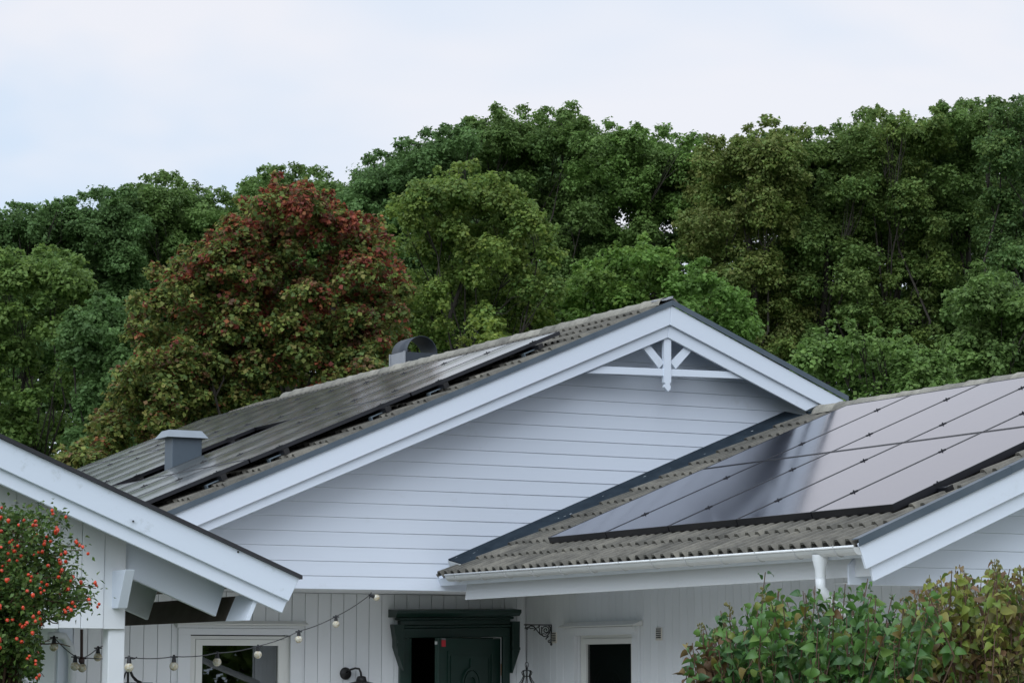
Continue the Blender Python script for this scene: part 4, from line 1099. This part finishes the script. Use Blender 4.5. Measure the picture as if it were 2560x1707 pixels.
def maple_colour(P, SI, SC):
    su = np.arctan2(SC[:, 0], SC[:, 1]); su = np.clip((su - .30) / (.458 - .30), 0, 1); sz = np.clip((SC[:, 2] - 3.0) / 5.2, 0, 1)
    pr = np.clip(-.50 + 1.05 * sz ** 1.7 + .40 * su + RNG.normal(0, .30, len(SC)), .02, .95)[SI]
    n = len(P); uc = RNG.random(len(SC))[SI]; u = np.where(RNG.random(n) < .72, uc, RNG.random(n))
    red = RED[RNG.integers(0, 4, n)]; gr = MGR[RNG.integers(0, 5, n)]; br = BRN[RNG.integers(0, 3, n)]
    c = np.where((u < pr * .85)[:, None], red, np.where((u < pr * .85 + .09)[:, None], br, gr))
    tone = RNG.normal(1, .12, (len(SC), 1))[SI]
    return c * tone * (1 + RNG.normal(0, .16, (n, 1)))
tree('maple_tree', 'maple turning red and orange at the top behind the left roof', base_at(600, 41), ML, None, .074, 4500, None, .2, LEAF_Q, maple_colour, limbs=.015)

# ================================================================== SHRUBS
def stem_shrub(name, label, tips, root, leafmat, palette, leaf, pairs, step, n_single, flowers):
    t = empty(name, label, 'shrub', root)
    mb = MB(); P, Dn, Up, S = [], [], [], []
    for tip in tips:
        tip = np.array(tip); foot = np.array(root) + np.array([RNG.normal(0, .18), RNG.normal(0, .18), 0])
        foot[0] += (tip[0] - root[0]) * .35; foot[1] += (tip[1] - root[1]) * .35
        path = limb_path(foot, tip, 7, .10)
        mb.tube(path, [.009 - .0010 * i for i in range(8)], 5, False)
        ax_ = np.array(path[-1]) - np.array(path[-2]); ax_ /= np.linalg.norm(ax_)
        Ls = [np.array(path[-1])]
        a0 = RNG.uniform(0, math.pi)
        for k in range(pairs):
            d = .012 + k * step * RNG.uniform(.85, 1.15)
            q = np.array(path[-1]) - ax_ * d
            # follow the path further down
            if d > np.linalg.norm(np.array(path[-1]) - np.array(path[-2])): q = np.array(path[-2]) - (np.array(path[-2]) - np.array(path[-3])) * min(1, (d - np.linalg.norm(np.array(path[-1]) - np.array(path[-2]))) / max(1e-6, np.linalg.norm(np.array(path[-2]) - np.array(path[-3]))))
            for sgn in (0, math.pi):
                a = a0 + (k % 2) * math.pi / 2 + sgn + RNG.normal(0, .25)
                h = np.array([math.cos(a), math.sin(a), RNG.uniform(-1.0, .45)]); h /= np.linalg.norm(h)
                P.append(q + h * .012); Dn.append(h); S.append(leaf * RNG.uniform(.7, 1.2) * (.6 + .4 * min(1, (k + 1) / 3)))
        if RNG.random() < flowers:      # spent flower head
            sh_ = MB(); tp = Vector(path[-1])
            for k in range(14):
                q = tp + Vector((RNG.normal(0, .010), RNG.normal(0, .010), RNG.uniform(-.01, .045))); sh_.tube([tp + Vector((0, 0, max(0, q.z - tp.z - .01))), q], .001, 3)
                sh_.tube([q - Vector((0, 0, .006)), q, q + Vector((0, 0, .007))], [.0015, .0045, .001], 5)
            sh_.tube([tp, tp + Vector((0, 0, .048))], .0015, 4)
            sh_.build('seed_head', 'seed', t)['kind'] = 'stuff'
    mb.build('stems', 'twig', t)
    P, Dn, S = np.array(P), np.array(Dn), np.array(S)
    n = len(P)
    yv = unit(Dn + RNG.normal(0, .12, (n, 3))); up = unit(np.array([[0, 0, 1.0]]) + RNG.normal(0, .85, (n, 3)))
    xv = unit(np.cross(yv, up)); zv = np.cross(xv, yv)
    rot = np.stack([xv, yv, zv], axis=2)
    dist = np.linalg.norm(P, axis=1) - P[:, 2] * 1.2
    order = np.argsort(dist)
    single = order[:n_single]; rest = order[n_single:]
    tm = [heart(b) for b in (.4, .8, 1.2, 1.7)]
    meshes = []
    for v, f in tm:
        me = bpy.data.meshes.new('leaf'); me.from_pydata([tuple(q) for q in v], [], f); me.update(); me.materials.append(MAT[leafmat])
        me.polygons.foreach_set('use_smooth', [True] * len(me.polygons)); meshes.append(me)
    for i in single:
        m = Matrix.Identity(4)
        for r_ in range(3):
            for c_ in range(3): m[r_][c_] = rot[i][r_][c_] * S[i]
            m[r_][3] = P[i][r_]
        link('leaf', meshes[int(RNG.integers(0, 4))], t, m)
    groups = np.array_split(RNG.permutation(rest), 2)
    allP = []
    for gi, gidx in enumerate(groups):
        me = leaf_mesh('foliage', tm[1 + gi], P[gidx], rot[gidx], S[gidx], mixcol(palette, len(gidx), .15), 'shrub_leaf')
        o = link('foliage', me, t); o['kind'] = 'stuff'
    return t
plain('seed', (.13, .12, .035), .8, 0, .3, 30)
def tips_in(x0, x1, prof, depth, D, n, spread):
    xs = [p[0] for p in prof]; ys = [p[1] for p in prof]; out = []
    for i in range(n):
        x = RNG.uniform(x0, x1); y = np.interp(x, xs, ys) + (RNG.random() ** 1.2) * depth - (RNG.random() < .2) * RNG.uniform(0, 50)
        v = atD(x, y, D + RNG.uniform(-spread, spread)); out.append(tuple(v))
    return out
GP = [(.07, .165, .035), (.095, .20, .045), (.065, .135, .055), (.13, .22, .055), (.05, .11, .04)]
BPAL = [(.14, .20, .045), (.23, .25, .05), (.27, .24, .07), (.17, .11, .045), (.22, .13, .075), (.08, .12, .035)]
r1 = atD(2040, 1690, 10.4)
stem_shrub('lilac_shrub', 'green lilac shrub in front of the downpipe of the right wing', tips_in(1720, 2330, [(1700, 1660), (1740, 1570), (1800, 1545), (1870, 1500), (1930, 1465), (2000, 1470), (2060, 1460), (2110, 1450), (2160, 1425), (2240, 1480), (2340, 1530)], 330, 10.4, 300, .7), (r1.x, r1.y, GROUND), 'lilac_leaf_green', GP, .057, 9, .036, 300, .10)
r2 = atD(2440, 1690, 10.8)
stem_shrub('lilac_shrub', 'yellowing lilac shrub with brown curled leaves at the right edge', tips_in(2240, 2640, [(2240, 1560), (2310, 1450), (2380, 1420), (2470, 1420), (2560, 1395), (2640, 1400)], 330, 10.8, 240, .6), (r2.x, r2.y, GROUND), 'lilac_leaf_fading', BPAL, .053, 9, .034, 300, .14)
r3 = atD(1740, 1700, 10.2)
stem_shrub('lilac_branch', 'withered brown lilac shoots at the left foot of the green shrub', tips_in(1690, 1790, [(1690, 1640), (1720, 1590), (1790, 1600)], 100, 9.9, 12, .1), (r3.x + .25, r3.y, GROUND), 'lilac_leaf_withered', [(.16, .11, .05), (.12, .07, .035)], .058, 5, .035, 60, .0)
# rose hips
rb = atD(60, 1700, 11.8)
rose = empty('rose_bush', 'rose bush full of orange-red hips in front of the carport', 'shrub', (rb.x, rb.y, GROUND))
mb = MB(); P, H = [], []
profR = [(-120, 1330), (0, 1300), (60, 1300), (110, 1330), (150, 1390), (190, 1440), (230, 1500), (250, 1560)]
prof_bot = [(-120, 1700), (60, 1690), (100, 1680), (140, 1590), (180, 1555), (250, 1530)]
LEAF_N = (LEAF_Q[0] * np.array([.62, 1, 1]), LEAF_Q[1])
tipsR = []
for i in range(150):
    x = RNG.uniform(-130, 225) if i % 3 == 0 else RNG.uniform(-130, 110)
    y0 = np.interp(x, [p[0] for p in profR], [p[1] for p in profR]); y1 = np.interp(x, [p[0] for p in prof_bot], [p[1] for p in prof_bot])
    y = RNG.uniform(y0, max(y1, y0 + 20)); tipsR.append((tuple(atD(x, y, 11.8 + RNG.uniform(-.5, .5))), y))
tipsR += [(tuple(atD(x, y, 11.6)), y) for x, y in [(130, 1295), (150, 1310), (120, 1340), (205, 1375), (190, 1365), (240, 1470), (230, 1490), (60, 1290), (40, 1300), (180, 1540), (175, 1615), (110, 1690), (95, 1700)]]
for tip, yy in tipsR:
    foot = np.array([rb.x - .42 + RNG.normal(0, .08), rb.y + RNG.normal(0, .2), GROUND])
    mid = np.array(atD(min(60, RNG.uniform(-60, 70)), min(yy + RNG.uniform(10, 90), 1640), 11.9 + RNG.uniform(-.2, .2)))
    pth = limb_path(mid, tip, 5, .12); mb.tube([tuple(foot)] + pth, [.007, .005, .004, .0035, .003, .0025, .002], 4, False)
    for k in range(130):
        i_ = int(RNG.integers(3, 5)); a, b = np.array(pth[i_]), np.array(pth[i_ + 1])
        P.append(a + (b - a) * RNG.random() + RNG.normal(0, .034, 3))
    if RNG.random() < .7:
        hc = np.array(tip) * (1 - RNG.uniform(.012, .03))
        for k in range(int(RNG.integers(4, 10))): H.append(hc + RNG.normal(0, .019, 3) * np.array([1, 1, 1.4]))
mb.build('canes', 'twig', rose)
def loose(Q, drop):      # the bush is bushy on its left and thins to open sprays on its right and below
    Q = np.array(Q); az = np.arctan2(Q[:, 0], Q[:, 1]); keep = np.ones(len(Q), bool)
    right = np.clip((az - .300) / .026, 0, 1); low = np.clip((.36 - Q[:, 2]) / .25, 0, 1)
    keep &= ~((right > .12) & (low > .55)); keep &= RNG.random(len(Q)) > right * drop
    return Q[keep]
P = loose(P, .62); n = len(P)
rot = frames(unit(RNG.normal(0, .7, (n, 3)) + np.array([[0, 0, .8]])), None, RNG.uniform(0, 6.28, n))
me = leaf_mesh('foliage', LEAF_N, P, rot, RNG.uniform(.018, .034, n), mixcol([(.075, .14, .034), (.11, .19, .04), (.06, .105, .036), (.14, .19, .05)], n, .2), 'shrub_leaf')
o = link('foliage', me, rose); o['kind'] = 'stuff'
hm = MB().lathe([(.001, -.0115), (.007, -.009), (.0105, -.002), (.0095, .005), (.005, .011), (.002, .014)], (0, 0, 0), 8).mesh('rose_hip', 'hip_red', True)
H = loose(H, .1); H = [H[i] for i in RNG.permutation(len(H))[:300]]
for q in H:
    link('rose_hip', hm, rose, Matrix.Translation(q) @ Matrix.Rotation(RNG.uniform(0, 3.1), 4, 'X') @ Matrix.Scale(RNG.uniform(.6, .9), 4))

# garden tree beside the viewer, seen only as the green reflected in the front window
tree('garden_tree', 'green garden tree in front of the house mirrored in the left window', (16.2, 3.2, GROUND), [((16.2 + RNG.normal(0, 1.3), 3.2 + RNG.normal(0, 1.3), RNG.uniform(-1.2, 1.7)), RNG.uniform(.4, .8)) for _ in range(80)], OAK + YELL[:2], .17, 420, None, .14)
